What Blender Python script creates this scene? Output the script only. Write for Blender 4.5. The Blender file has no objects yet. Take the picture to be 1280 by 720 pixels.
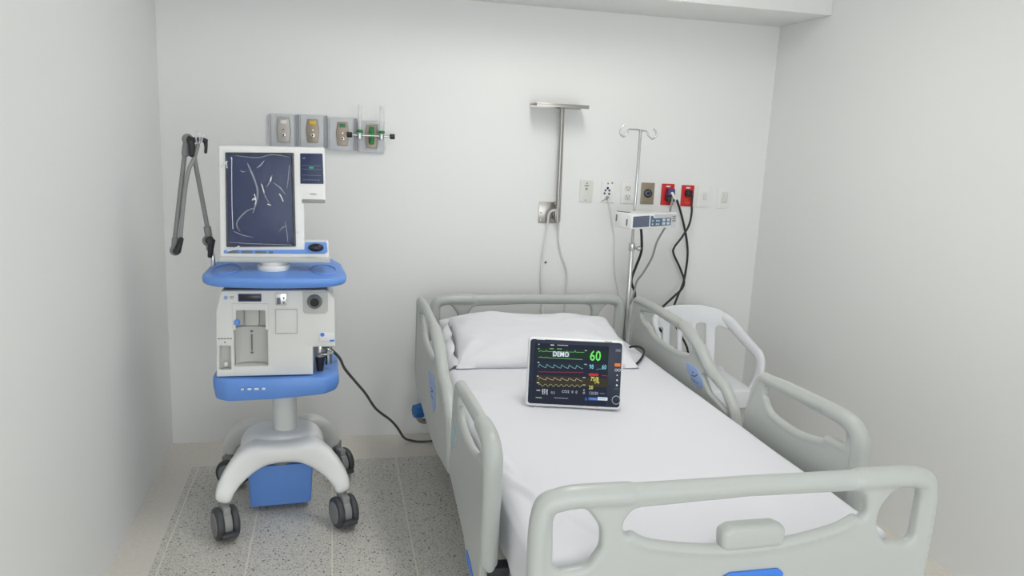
import bpy, bmesh, math, random
from mathutils import Vector, Matrix, noise
random.seed(7)
V = Vector
COL = bpy.context.scene.collection
PI = math.pi
R = math.radians

# ---------------------------------------------------------------- camera pose (solved from the room's corners)
F_PX = 969.0433; PITCH = .1932; YAW = .232; ROLL = .0464
CAM = V((0, -3.9669, 1.6))
_f = V((math.sin(YAW)*math.cos(PITCH), math.cos(YAW)*math.cos(PITCH), -math.sin(PITCH)))
_r = V((math.cos(YAW), -math.sin(YAW), 0)); _u = _r.cross(_f)
EXPO = .96; DS = 2**-EXPO      # DS keeps self-lit displays at their own brightness
RT = _r*math.cos(ROLL) + _u*math.sin(ROLL); UP = -_r*math.sin(ROLL) + _u*math.cos(ROLL)
def at(u, v, ax, val):
    """real-world point seen at photo position (u, v) on the plane axis = val"""
    d = _f + RT*((u-640)/F_PX) - UP*((v-360)/F_PX)
    i = 'xyz'.index(ax); t = (val-CAM[i])/d[i]
    return CAM + d*t

# ---------------------------------------------------------------- materials
def srgb(c):
    return tuple((x/255/12.92 if x/255 <= .04045 else ((x/255+.055)/1.055)**2.4) for x in c)
def mat(name, color, rough=.5, metal=0, bump=0, bscale=60, var=0, vscale=4, spec=.5, coat=0, emit=0, trans=0, alpha=1):
    m = bpy.data.materials.new(name); m.use_nodes = True
    nt = m.node_tree; b = nt.nodes['Principled BSDF']
    c = tuple(color)+(1,)
    b.inputs['Base Color'].default_value = c
    b.inputs['Roughness'].default_value = rough; b.inputs['Metallic'].default_value = metal
    b.inputs['Specular IOR Level'].default_value = spec
    b.inputs['Coat Weight'].default_value = coat
    b.inputs['Transmission Weight'].default_value = trans
    b.inputs['Alpha'].default_value = alpha
    if emit:
        b.inputs['Emission Color'].default_value = c; b.inputs['Emission Strength'].default_value = emit
    tc = nt.nodes.new('ShaderNodeTexCoord')
    if var:
        n = nt.nodes.new('ShaderNodeTexNoise'); n.inputs['Scale'].default_value = vscale; n.inputs['Detail'].default_value = 3
        mx = nt.nodes.new('ShaderNodeMix'); mx.data_type = 'RGBA'
        mx.inputs[6].default_value = tuple(x*(1-var) for x in color)+(1,)
        mx.inputs[7].default_value = tuple(min(1, x*(1+var)) for x in color)+(1,)
        nt.links.new(tc.outputs['Object'], n.inputs['Vector']); nt.links.new(n.outputs['Fac'], mx.inputs[0])
        nt.links.new(mx.outputs[2], b.inputs['Base Color'])
    if bump:
        n = nt.nodes.new('ShaderNodeTexNoise'); n.inputs['Scale'].default_value = bscale; n.inputs['Detail'].default_value = 4
        bp = nt.nodes.new('ShaderNodeBump'); bp.inputs['Strength'].default_value = bump; bp.inputs['Distance'].default_value = .002
        nt.links.new(tc.outputs['Object'], n.inputs['Vector']); nt.links.new(n.outputs['Fac'], bp.inputs['Height'])
        nt.links.new(bp.outputs['Normal'], b.inputs['Normal'])
    return m
def emis(name, rgb, s=1):
    m = bpy.data.materials.new(name); m.use_nodes = True; nt = m.node_tree; nt.nodes.clear()
    e = nt.nodes.new('ShaderNodeEmission'); e.inputs[0].default_value = tuple(srgb(rgb))+(1,); e.inputs[1].default_value = s*(DS if s < 3 else 1)
    o = nt.nodes.new('ShaderNodeOutputMaterial'); nt.links.new(e.outputs[0], o.inputs[0]); return m

M = {}
M['wall'] = mat('wall_paint', (.85, .86, .85), .6, bump=.08, bscale=25, var=.012, vscale=1.5)
M['ceil'] = mat('ceiling_paint', (.86, .87, .855), .7, var=.01)
M['bed'] = mat('bed_plastic', (.49, .515, .495), .32, var=.01, bump=.02, bscale=300)
M['sheet'] = mat('white_sheet', (.775, .785, .83), .85, bump=.15, bscale=400, var=.01, spec=.2)
M['pillow'] = mat('white_pillowcase', (.80, .81, .85), .85, bump=.15, bscale=350, var=.01, spec=.2)
M['mattress'] = mat('mattress_cover', (.75, .77, .8), .7, bump=.1)
M['steel'] = mat('brushed_steel', (.40, .385, .36), .3, 1, bump=.05, bscale=120)
M['chrome'] = mat('chrome', (.62, .63, .63), .22, 1)
M['black'] = mat('black_rubber', (.018, .019, .021), .5)
M['dark'] = mat('dark_grey_plastic', (.055, .06, .068), .45)
M['mid'] = mat('mid_grey_plastic', (.24, .245, .25), .45)
M['gcord'] = mat('grey_cable', (.30, .31, .30), .5)
M['ccord'] = mat('charcoal_cable', (.09, .09, .085), .5)
M['wcord'] = mat('white_cable', (.74, .74, .72), .5)
M['white'] = mat('white_plastic', (.85, .86, .85), .35, var=.01)
M['chair'] = mat('white_chair_plastic', (.80, .82, .85), .35, var=.01)
M['vent'] = mat('ventilator_plastic', (.76, .77, .74), .4, var=.01, bump=.02, bscale=300)
M['ventin'] = mat('ventilator_inner_plastic', (.56, .57, .54), .5)
M['blue'] = mat('blue_plastic', srgb((106, 154, 230)), .38, var=.02, bump=.02, bscale=300)
M['bluedk'] = mat('deep_blue_plastic', srgb((30, 108, 178)), .45)
M['bluelabel'] = mat('blue_label', srgb((150, 176, 222)), .4)
M['footlabel'] = mat('bright_blue_label', srgb((62, 128, 226)), .4)
M['palelabel'] = mat('pale_label', srgb((170, 196, 206)), .4)
M['navy'] = mat('navy_glass', srgb((44, 56, 92)), .3, spec=.3)
M['screenblack'] = mat('screen_bezel_dark', (.012, .014, .022), .25)
M['slate'] = mat('slate_panel', srgb((98, 108, 128)), .35)
M['keypad'] = mat('keypad_blue_grey', srgb((92, 118, 142)), .4)
M['keylight'] = mat('light_key', (.66, .72, .78), .4)
M['tabletblue'] = mat('monitor_bezel', srgb((38, 46, 66)), .3, spec=.25)
M['red'] = mat('red_outlet_plastic', srgb((206, 28, 34)), .35)
M['redlit'] = mat('red_indicator', srgb((235, 70, 40)), .3)
M['tan'] = mat('tan_steel_plate', srgb((150, 138, 118)), .4, .3)
M['outlet'] = mat('outlet_bronze', srgb((150, 138, 122)), .35, .4)
M['outletpale'] = mat('outlet_pale', srgb((182, 178, 170)), .35, .3)
M['gasplate'] = mat('aluminium_plate', srgb((204, 207, 210)), .35, 0, bump=.05, bscale=90)
M['gasdark'] = mat('aluminium_rail', srgb((160, 163, 168)), .35, .2)
M['yellow'] = mat('yellow_tag', srgb((232, 190, 20)), .4)
M['green'] = mat('green_plastic', srgb((28, 128, 62)), .4)
M['greendk'] = mat('green_tag', srgb((52, 122, 84)), .4)
M['purple'] = mat('purple_plug', srgb((72, 62, 120)), .4)
M['plate'] = mat('white_wall_plate', (.86, .86, .85), .35)
M['plateoff'] = mat('off_white_wall_plate', srgb((222, 223, 217)), .35)
M['hole'] = mat('dark_hole', (.02, .02, .02), .7)
M['stickerwhite'] = mat('white_sticker', (.82, .83, .84), .4)
M['ink'] = mat('grey_ink', srgb((110, 115, 120)), .5)
M['clear'] = mat('clear_tube', (.85, .88, .88), .12, alpha=.38)
M['film'] = mat('protective_film', (.5, .55, .7), .12, alpha=.05, spec=.8)
M['crease'] = mat('film_crease', (.80, .84, .90), .25, alpha=.19, spec=.8)
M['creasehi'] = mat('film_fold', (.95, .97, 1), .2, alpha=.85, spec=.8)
M['emit'] = emis('lamp_diffuser', (255, 252, 248), 8.5)
M['emit2'] = emis('dim_lamp_diffuser', (255, 252, 248), 3)  # glow of the added fill lamp

def floor_mat():
    m = bpy.data.materials.new('terrazzo'); m.use_nodes = True; nt = m.node_tree; b = nt.nodes['Principled BSDF']
    N = nt.nodes.new; L = nt.links.new
    geo = N('ShaderNodeNewGeometry'); sep = N('ShaderNodeSeparateXYZ'); L(geo.outputs['Position'], sep.inputs[0])
    def ma(op, a, bb=None, c=None):
        n = N('ShaderNodeMath'); n.operation = op
        for i, x in enumerate((a, bb, c)):
            if x is None: continue
            if isinstance(x, (int, float)): n.inputs[i].default_value = x
            else: L(x, n.inputs[i])
        return n.outputs[0]
    def mix(f, a, bb):
        n = N('ShaderNodeMix'); n.data_type = 'RGBA'
        L(f, n.inputs[0])
        for i, x in ((6, a), (7, bb)):
            if isinstance(x, tuple): n.inputs[i].default_value = x+(1,)
            else: L(x, n.inputs[i])
        return n.outputs[2]
    # chips: two voronoi sizes, random colour cells
    def chips(scale, thr, off):
        v = N('ShaderNodeTexVoronoi'); v.inputs['Scale'].default_value = scale
        mp = N('ShaderNodeMapping'); mp.inputs['Location'].default_value = (off, off*1.7, 0)
        L(geo.outputs['Position'], mp.inputs['Vector']); L(mp.outputs[0], v.inputs['Vector'])
        s = N('ShaderNodeSeparateColor'); L(v.outputs['Color'], s.inputs[0])
        near = ma('LESS_THAN', v.outputs['Distance'], .42)
        return ma('MULTIPLY', ma('LESS_THAN', s.outputs[0], thr), near), s.outputs[1]
    base = N('ShaderNodeTexNoise'); base.inputs['Scale'].default_value = 3; L(geo.outputs['Position'], base.inputs['Vector'])
    c = mix(base.outputs['Fac'], srgb((202, 200, 193)), srgb((216, 213, 205)))
    m1, r1 = chips(150, .36, 0)
    c = mix(m1, c, srgb((166, 163, 155)))
    m2, r2 = chips(200, .18, 3)
    c = mix(m2, c, srgb((116, 113, 108)))
    m3, r3 = chips(150, .25, 7)
    c = mix(m3, c, srgb((224, 221, 214)))
    m4, r4 = chips(100, .05, 11)
    c = mix(m4, c, srgb((96, 93, 90)))
    # pale grout lines along the room every 0.3076 m
    fx = ma('ABSOLUTE', ma('SUBTRACT', ma('FRACT', ma('ADD', ma('DIVIDE', sep.outputs[0], .3076), 20.5)), .5))
    g = ma('LESS_THAN', fx, .009)
    c = mix(g, c, srgb((230, 224, 211)))
    # beige cast border against the walls
    n2 = N('ShaderNodeTexNoise'); n2.inputs['Scale'].default_value = 60; n2.inputs['Detail'].default_value = 5; L(geo.outputs['Position'], n2.inputs['Vector'])
    bord = mix(n2.outputs['Fac'], srgb((212, 207, 197)), srgb((234, 229, 220)))
    mask = ma('MAXIMUM', ma('MAXIMUM', ma('LESS_THAN', sep.outputs[0], -.643), ma('GREATER_THAN', sep.outputs[1], -.304)),
              ma('GREATER_THAN', sep.outputs[0], 2.22))
    c = mix(mask, c, bord)
    L(c, b.inputs['Base Color']); b.inputs['Roughness'].default_value = .38
    return m
M['floor'] = floor_mat()

# ---------------------------------------------------------------- mesh building
def smooth_path(pts, n=8, closed=False):
    P = [V(p) for p in pts]; out = []
    N = len(P); segs = N if closed else N-1
    for i in range(segs):
        if closed: a, b, c, d = P[(i-1) % N], P[i], P[(i+1) % N], P[(i+2) % N]
        else: a, b, c, d = P[max(i-1, 0)], P[i], P[i+1], P[min(i+2, N-1)]
        for k in range(n):
            t = k/n
            out.append(.5*((2*b)+(c-a)*t+(2*a-5*b+4*c-d)*t*t+(3*b-a-3*c+d)*t**3))
    if not closed: out.append(P[-1])
    return out
def round_poly(pts, r=.02, n=6):
    """closed 2D polygon with rounded corners; a point may carry its own radius"""
    out = []; N = len(pts)
    for i in range(N):
        p = V(pts[i][:2]); a = V(pts[i-1][:2]); b = V(pts[(i+1) % N][:2])
        rr = pts[i][2] if len(pts[i]) > 2 else r
        da, db = (a-p), (b-p); la, lb = da.length, db.length; da /= la; db /= lb
        ang = math.acos(max(-1, min(1, da.dot(db))))
        if ang > PI-.02 or rr <= 0: out.append(p); continue
        d = min(rr/math.tan(ang/2), la*.48, lb*.48)
        s, e = p+da*d, p+db*d
        for k in range(n+1):
            t = k/n
            out.append((1-t)**2*s + 2*t*(1-t)*p + t*t*e)
    # subdivide long spans
    res = []
    for i, p in enumerate(out):
        q = out[(i+1) % len(out)]; res.append(p)
        L = (q-p).length; k = int(L/.06)
        for j in range(1, k+1): res.append(p+(q-p)*j/(k+1))
    res2 = [res[0]]
    for p in res[1:]:
        if (p-res2[-1]).length > 1e-4: res2.append(p)
    if (res2[0]-res2[-1]).length < 1e-4: res2.pop()
    return res2
def area2(p): return sum(p[i].x*p[(i+1) % len(p)].y-p[(i+1) % len(p)].x*p[i].y for i in range(len(p)))/2

class MB:
    def __init__(s): s.bm = bmesh.new()
    def box(s, x0, x1, y0, y1, z0, z1, r=.003, seg=2, mtx=None):
        g = bmesh.ops.create_cube(s.bm, size=1)['verts']
        for v in g: v.co = V(((x0+x1)/2+v.co.x*(x1-x0), (y0+y1)/2+v.co.y*(y1-y0), (z0+z1)/2+v.co.z*(z1-z0)))
        if mtx is not None:
            for v in g: v.co = mtx @ v.co
        if r > 0:
            r = min(r, abs(x1-x0)*.45, abs(y1-y0)*.45, abs(z1-z0)*.45)
            es = list({e for v in g for e in v.link_edges})
            bmesh.ops.bevel(s.bm, geom=es, offset=r, segments=seg, profile=.5, affect='EDGES', clamp_overlap=True)
        return s
    def rings(s, rs, closed=True, cap0=True, cap1=True):
        vs = [[s.bm.verts.new(p) for p in r] for r in rs]
        n = len(vs[0])
        for i in range(len(vs)-1):
            for j in range(n if closed else n-1):
                k = (j+1) % n
                try: s.bm.faces.new((vs[i][j], vs[i][k], vs[i+1][k], vs[i+1][j]))
                except ValueError: pass
        if cap0 and closed: s.bm.faces.new(list(reversed(vs[0])))
        if cap1 and closed: s.bm.faces.new(vs[-1])
        return s
    def tube(s, pts, r, n=10, smooth=6, sq=1, ends=True):
        """tube along a path; r a number or one radius per control point; sq squashes sideways"""
        P = smooth_path(pts, smooth) if smooth else [V(p) for p in pts]
        m = len(P)
        def rad(i):
            if isinstance(r, (int, float)): return r
            t = i/(m-1)*(len(r)-1); k = min(int(t), len(r)-2); return r[k]+(r[k+1]-r[k])*(t-k)
        T = []
        for i in range(m):
            d = P[min(i+1, m-1)]-P[max(i-1, 0)]; T.append(d.normalized() if d.length > 1e-9 else V((0, 0, 1)))
        ref = V((0, 0, 1)) if abs(T[0].z) < .9 else V((1, 0, 0))
        nrm = (ref-T[0]*ref.dot(T[0])).normalized(); rs = []
        prof = []
        for i in range(m):
            nrm = (nrm-T[i]*nrm.dot(T[i])).normalized(); bn = T[i].cross(nrm)
            prof.append((P[i], nrm.copy(), bn, rad(i), T[i]))
        def ring(p, a, b, q): return [p+a*(q*math.cos(2*PI*k/n))+b*(q*sq*math.sin(2*PI*k/n)) for k in range(n)]
        if ends:
            p, a, b, q, t = prof[0]; rs.append(ring(p-t*q*.45, a, b, q*.35)); rs.append(ring(p-t*q*.3, a, b, q*.75))
        for p, a, b, q, t in prof: rs.append(ring(p, a, b, q))
        if ends:
            p, a, b, q, t = prof[-1]; rs.append(ring(p+t*q*.3, a, b, q*.75)); rs.append(ring(p+t*q*.45, a, b, q*.35))
        return s.rings(rs)
    def cyl(s, p0, p1, r0, r1=None, n=24, bev=.0):
        p0, p1 = V(p0), V(p1); r1 = r0 if r1 is None else r1
        t = (p1-p0).normalized(); L = (p1-p0).length
        a = (V((0, 0, 1)) if abs(t.z) < .9 else V((1, 0, 0))); a = (a-t*a.dot(t)).normalized(); b = t.cross(a)
        def ring(d, q): return [p0+t*d+a*(q*math.cos(2*PI*k/n))+b*(q*math.sin(2*PI*k/n)) for k in range(n)]
        if bev: rs = [ring(0, r0-bev), ring(bev*.3, r0-bev*.3), ring(bev, r0), ring(L-bev, r1), ring(L-bev*.3, r1-bev*.3), ring(L, r1-bev)]
        else: rs = [ring(0, r0), ring(L, r1)]
        return s.rings(rs)
    def ell(s, c, rx, ry, rz, n=20, m=12):
        rs = []
        for i in range(1, m):
            th = PI*i/m; rs.append([V(c)+V((rx*math.sin(th)*math.cos(2*PI*k/n), ry*math.sin(th)*math.sin(2*PI*k/n), rz*math.cos(th))) for k in range(n)])
        return s.rings(rs)
    def torus(s, c, R_, r, nrm='y', n=28, m=10):
        pts = []
        for k in range(n):
            a = 2*PI*k/n; ca, sa = math.cos(a), math.sin(a); ring = []
            for j in range(m):
                b = 2*PI*j/m; q = R_+r*math.cos(b); h = r*math.sin(b)
                ring.append(V(c)+{'y': V((q*ca, h, q*sa)), 'z': V((q*ca, q*sa, h)), 'x': V((h, q*ca, q*sa))}[nrm])
            pts.append(ring)
        vs = [[s.bm.verts.new(p) for p in r_] for r_ in pts]
        for i in range(n):
            for j in range(m): s.bm.faces.new((vs[i][j], vs[i][(j+1) % m], vs[(i+1) % n][(j+1) % m], vs[(i+1) % n][j]))
        return s
    def slab(s, outer, holes, f3, th, b=.005, seg=3):
        """flat body with holes and rounded edges; f3(a, b, depth) -> point"""
        top, bot = [], []
        for idx, c in enumerate([outer]+list(holes)):
            c = list(c); ccw = area2(c) > 0
            if ccw != (idx == 0): c.reverse()
            n = len(c); nr = []
            for i in range(n):
                t = (c[(i+1) % n]-c[i]).normalized()+(c[i]-c[i-1]).normalized()
                if t.length < 1e-6: t = V((1, 0))
                t.normalize(); nr.append(V((-t.y, t.x)))
            rs = []
            for k in range(seg+1):
                a = PI/2*k/seg; o = b*(1-math.cos(a)); d = th/2-b+b*math.sin(a)
                rs.append(([c[i]+nr[i]*o for i in range(n)], d))
            full = [(p, -d) for p, d in reversed(rs)]+[(p, d) for p, d in rs]
            vs = [[s.bm.verts.new(f3(q.x, q.y, d)) for q in p] for p, d in full]
            for i in range(len(vs)-1):
                for j in range(n):
                    k2 = (j+1) % n; s.bm.faces.new((vs[i][j], vs[i][k2], vs[i+1][k2], vs[i+1][j]))
            bot.append(vs[0]); top.append(vs[-1])
        for grp in (bot, top):
            es = []
            for ring in grp:
                for i in range(len(ring)):
                    e = s.bm.edges.get((ring[i], ring[(i+1) % len(ring)]))
                    es.append(e)
            bmesh.ops.triangle_fill(s.bm, edges=es, use_beauty=True, use_dissolve=False)
        return s
    def soft(s, c, half, r, n=(8, 8, 4), disp=None, cut_bottom=False):
        """rounded box on a dense grid, optionally displaced: disp(point, normal) -> offset"""
        c = V(c); inner = V([h-r for h in half]); verts = {}
        def vert(key, p):
            if key in verts: return verts[key]
            q = V([max(-inner[i], min(inner[i], p[i])) for i in range(3)]); d = p-q
            nn = d.normalized() if d.length > 1e-9 else V((0, 0, 1)); w = q+nn*r
            if disp: w = w+disp(w, nn)
            verts[key] = s.bm.verts.new(c+w); return verts[key]
        for ax in range(3):
            a, b = (ax+1) % 3, (ax+2) % 3
            for sg in (-1, 1):
                if cut_bottom and ax == 2 and sg == -1: continue
                for i in range(n[a]):
                    for j in range(n[b]):
                        q = []
                        for di, dj in ((0, 0), (1, 0), (1, 1), (0, 1)):
                            k = [0, 0, 0]; k[ax] = n[ax] if sg > 0 else 0; k[a] = i+di; k[b] = j+dj
                            p = V([-half[t]+2*half[t]*k[t]/n[t] for t in range(3)])
                            q.append(vert(tuple(k), p))
                        if sg < 0: q.reverse()
                        try: s.bm.faces.new(q)
                        except ValueError: pass
        return s
    def build(s, name, m, parent=None, sharp=38, local=False):
        bmesh.ops.recalc_face_normals(s.bm, faces=s.bm.faces)
        if parent is not None and not local:
            s.bm.transform(WM[parent].inverted())
        me = bpy.data.meshes.new(name); s.bm.to_mesh(me); s.bm.free()
        me.materials.append(M[m] if isinstance(m, str) else m)
        for p in me.polygons: p.use_smooth = True
        me.set_sharp_from_angle(angle=R(sharp))
        o = bpy.data.objects.new(name, me); COL.objects.link(o)
        if parent is not None: o.parent = parent; WM[o] = WM[parent]
        else: WM[o] = Matrix.Identity(4)
        return o
WM = {}
def moulded(o, voxel=.0045, it=8):
    m = o.modifiers.new('fuse', 'REMESH'); m.mode = 'VOXEL'; m.voxel_size = voxel; m.use_smooth_shade = True
    m = o.modifiers.new('soften', 'SMOOTH'); m.factor = .5; m.iterations = it
    dg = bpy.context.evaluated_depsgraph_get(); me = bpy.data.meshes.new_from_object(o.evaluated_get(dg))
    o.modifiers.clear(); mt_ = o.data.materials[0]; o.data = me
    me.materials.clear(); me.materials.append(mt_)
    for p in me.polygons: p.use_smooth = True
    return o
def tag(o, label=None, cat=None, group=None, kind=None):
    if label: o['label'] = label
    if cat: o['category'] = cat
    if group: o['group'] = group
    if kind: o['kind'] = kind
    return o
def thing(name, loc, label, cat, group=None, rot=(0, 0, 0)):
    o = bpy.data.objects.new(name, None); COL.objects.link(o); o.location = loc; o.rotation_euler = rot; o.empty_display_size = .05
    from mathutils import Euler
    WM[o] = Matrix.Translation(V(loc)) @ Euler(rot).to_matrix().to_4x4()
    return tag(o, label, cat, group)
def centered(o):
    """move a parentless mesh object's origin to the middle of its base"""
    me = o.data; xs = [v.co for v in me.vertices]
    c = V(((min(p.x for p in xs)+max(p.x for p in xs))/2, (min(p.y for p in xs)+max(p.y for p in xs))/2, min(p.z for p in xs)))
    me.transform(Matrix.Translation(-c)); o.location = c; WM[o] = Matrix.Translation(c); return o
def text(body, size, m, name, parent, mtx, align='CENTER', sx=1):
    cu = bpy.data.curves.new('lettering', 'FONT'); cu.body = body; cu.size = size; cu.align_x = align; cu.align_y = 'CENTER'; cu.extrude = .0001; cu.resolution_u = 2; cu.offset = size*.012
    t = bpy.data.objects.new('lettering', cu); me = bpy.data.meshes.new_from_object(t)
    bpy.data.objects.remove(t); bpy.data.curves.remove(cu)
    me.transform(mtx @ Matrix.Diagonal((sx, 1, 1, 1)))
    me.name = name; me.materials.clear(); me.materials.append(M[m] if isinstance(m, str) else m)
    o = bpy.data.objects.new(name, me); COL.objects.link(o); o.parent = parent; WM[o] = WM[parent]
    return o
def upright(x, y, z):   # lettering standing in the xz plane facing -y
    return Matrix.Translation((x, y, z)) @ Matrix.Rotation(PI/2, 4, 'X')

# ================================================================ THE ROOM
XL, XR, YB, YF, ZC = -.7843, 2.3602, 0.0, -5.4, 2.62
def struct(name, mb, m): return tag(mb.build(name, m), kind='structure')
struct('floor', MB().box(XL-.1, XR+.1, YF-.1, YB+.1, -.1, 0, 0), 'floor')
struct('ceiling', MB().box(XL-.1, XR+.1, YF-.1, YB+.1, ZC, ZC+.1, 0), 'ceil')
struct('wall_left', MB().box(XL-.1, XL, YF, YB, 0, ZC, 0), 'wall')
struct('wall_right', MB().box(XR, XR+.1, YF, YB, 0, ZC, 0), 'wall')
struct('wall_back', MB().box(XL-.1, XR+.1, YB, YB+.1, 0, ZC, 0), 'wall')
WX0, WX1, WZ0, WZ1 = -.45, 2.05, .06, 2.0
q = MB(); q.box(XL-.1, WX0, YF-.1, YF, 0, ZC, 0); q.box(WX1, XR+.1, YF-.1, YF, 0, ZC, 0); q.box(WX0, WX1, YF-.1, YF, 0, WZ0, 0); q.box(WX0, WX1, YF-.1, YF, WZ1, ZC, 0)
struct('wall_front', q, 'wall')
# unseen window added behind the camera for frontal fill; frame with one mullion
q = MB()
for a, b in ((WX0, WX0+.05), ((WX0+WX1)/2-.025, (WX0+WX1)/2+.025), (WX1-.05, WX1)): q.box(a, b, YF-.07, YF-.02, WZ0, WZ1, .004)
for a, b in ((WZ0, WZ0+.05), (WZ1-.05, WZ1)): q.box(WX0, WX1, YF-.071, YF-.019, a, b, .004)
struct('window_1', q, 'white')
L_ = bpy.data.lights.new('window_daylight', 'AREA'); L_.shape = 'RECTANGLE'; L_.size = WX1-WX0; L_.size_y = WZ1-WZ0; L_.energy = 25; L_.color = (.97, .985, 1)  # area light added in the opening to fill front-facing surfaces
lo_ = bpy.data.objects.new('window_daylight', L_); COL.objects.link(lo_); lo_.location = ((WX0+WX1)/2, YF-.09, (WZ0+WZ1)/2); lo_.rotation_euler = (R(90), 0, R(0))
struct('trim_1', MB().box(XL, XR, -.4556, YB, 2.245, ZC, .004), 'ceil')      # boxed beam over the head wall
# ================================================================ CEILING LIGHTS (out of frame, the lamp over the bed and an added fill lamp)
LAMP_X, LAMP_Y = .92, -1.50
def lamp(x, y, label, em_mat):
    t = thing('ceiling_light', (x, y, ZC), label, 'ceiling light', 'recessed ceiling light panels')
    mb = MB()
    o = round_poly([(x-.17, y-.63), (x+.17, y-.63), (x+.17, y+.63), (x-.17, y+.63)], .01)
    h = round_poly([(x-.14, y-.60), (x+.14, y-.60), (x+.14, y+.60), (x-.14, y+.60)], .01)
    mb.slab(o, [h], lambda a, b, d: V((a, b, ZC-.016+d)), .03, .004)
    mb.build('frame', 'white', t)
    MB().box(x-.138, x+.138, y-.598, y+.598, ZC-.022, ZC-.012, .002).build('diffuser', em_mat, t)
lamp(LAMP_X, LAMP_Y, 'white recessed ceiling light panel above the bed', 'emit')
lamp(.55, -4.6, 'white recessed ceiling light panel near the entrance end of the room', 'emit2')  # unseen second lamp, added to brighten the front-facing surfaces

# ================================================================ HOSPITAL BED
bed = thing('hospital_bed', (.96, -1.3, 0), 'pale grey-green hospital bed with moulded side rails and open head and foot boards', 'hospital bed')
BC = .957
def board(name, yc, c, half, ztop, grip):
    f3 = lambda a, b, d: V((a, yc-d, b))
    outer = round_poly([(c-half, .30), (c-half, ztop-.02, .05), (c-half+.09, ztop, .03), (c, ztop+.002, .3), (c+half-.09, ztop, .03), (c+half, ztop-.02, .05), (c+half, .30)], .02)
    q = ztop-.82
    def H(p): return round_poly([(c+x, z+q, r) for x, z, r in p], .02)
    L = [(-half+.050, .770, .03), (-.41, .772, .05), (-.372, .72, .05), (-.368, .67, .05), (-.40, .622, .03), (-half+.055, .615, .03)]
    Rr = [(-x, z, r) for x, z, r in reversed(L)]
    Md = [(-.30, .762, .05), (-.325, .71, .035), (-.27, .672, .05), (-.10, .640, .2), (.10, .640, .2), (.27, .672, .05), (.335, .70, .035), (.325, .768, .05), (0, .772, .3)]
    bb = MB().slab(outer, [H(L), H(Md), H(Rr)], f3, .034, .012)
    # heavy moulded rim: thicker at the two corner grips, slimmer along the middle bar
    e = half-.022; z1 = ztop-.024
    pts = [(c-e, yc, .32), (c-e, yc, .5), (c-e, yc, z1-.05), (c-e+.045, yc, z1-.004), (c-.33, yc, z1), (c-.30, yc, z1), (c-.28, yc, z1-.001), (c, yc, z1+.001),
           (c+.28, yc, z1-.001), (c+.30, yc, z1), (c+.33, yc, z1), (c+e-.045, yc, z1-.004), (c+e, yc, z1-.05), (c+e, yc, .5), (c+e, yc, .32)]
    rad = [.024, .024, .026, .028, .029, .028, .0225, .0225, .0225, .028, .029, .028, .026, .024, .024]
    bb.tube(pts, rad, n=16, smooth=8)
    lp = [(c-.30, yc-.003, .690+q), (c-.25, yc-.004, .664+q), (c-.12, yc-.004, .640+q), (c, yc-.004, .632+q), (c+.12, yc-.004, .640+q), (c+.25, yc-.004, .664+q), (c+.31, yc-.003, .69+q)]
    bb.tube(lp, .017, n=12, smooth=8)
    b = moulded(bb.build(name, 'bed', bed))
    if grip:
        # raised grip on the lower lip of the middle opening
        g = round_poly([(c-.062, .638), (c-.066, .690, .02), (c-.04, .704, .03), (c+.08, .704, .03), (c+.108, .690, .02), (c+.108, .638)], .02)
        MB().slab(g, [], f3, .046, .016, 4).build('grip', 'bed', b)
        g = round_poly([(c-.050, .52), (c-.058, .572, .012), (c-.035, .584, .012), (c+.095, .584, .012), (c+.112, .572, .012), (c+.105, .52)], .012)
        tag(MB().slab(g, [], lambda a, bb, d: V((a, yc-.020-d, bb)), .006, .002).build('name_plate', 'footlabel', b), 'bright blue plate on the foot board')
    return b
foot = board('footboard', -2.40, .977, .537, .822, True)
head = board('headboard', -.215, .985, .512, .812, False)

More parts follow.
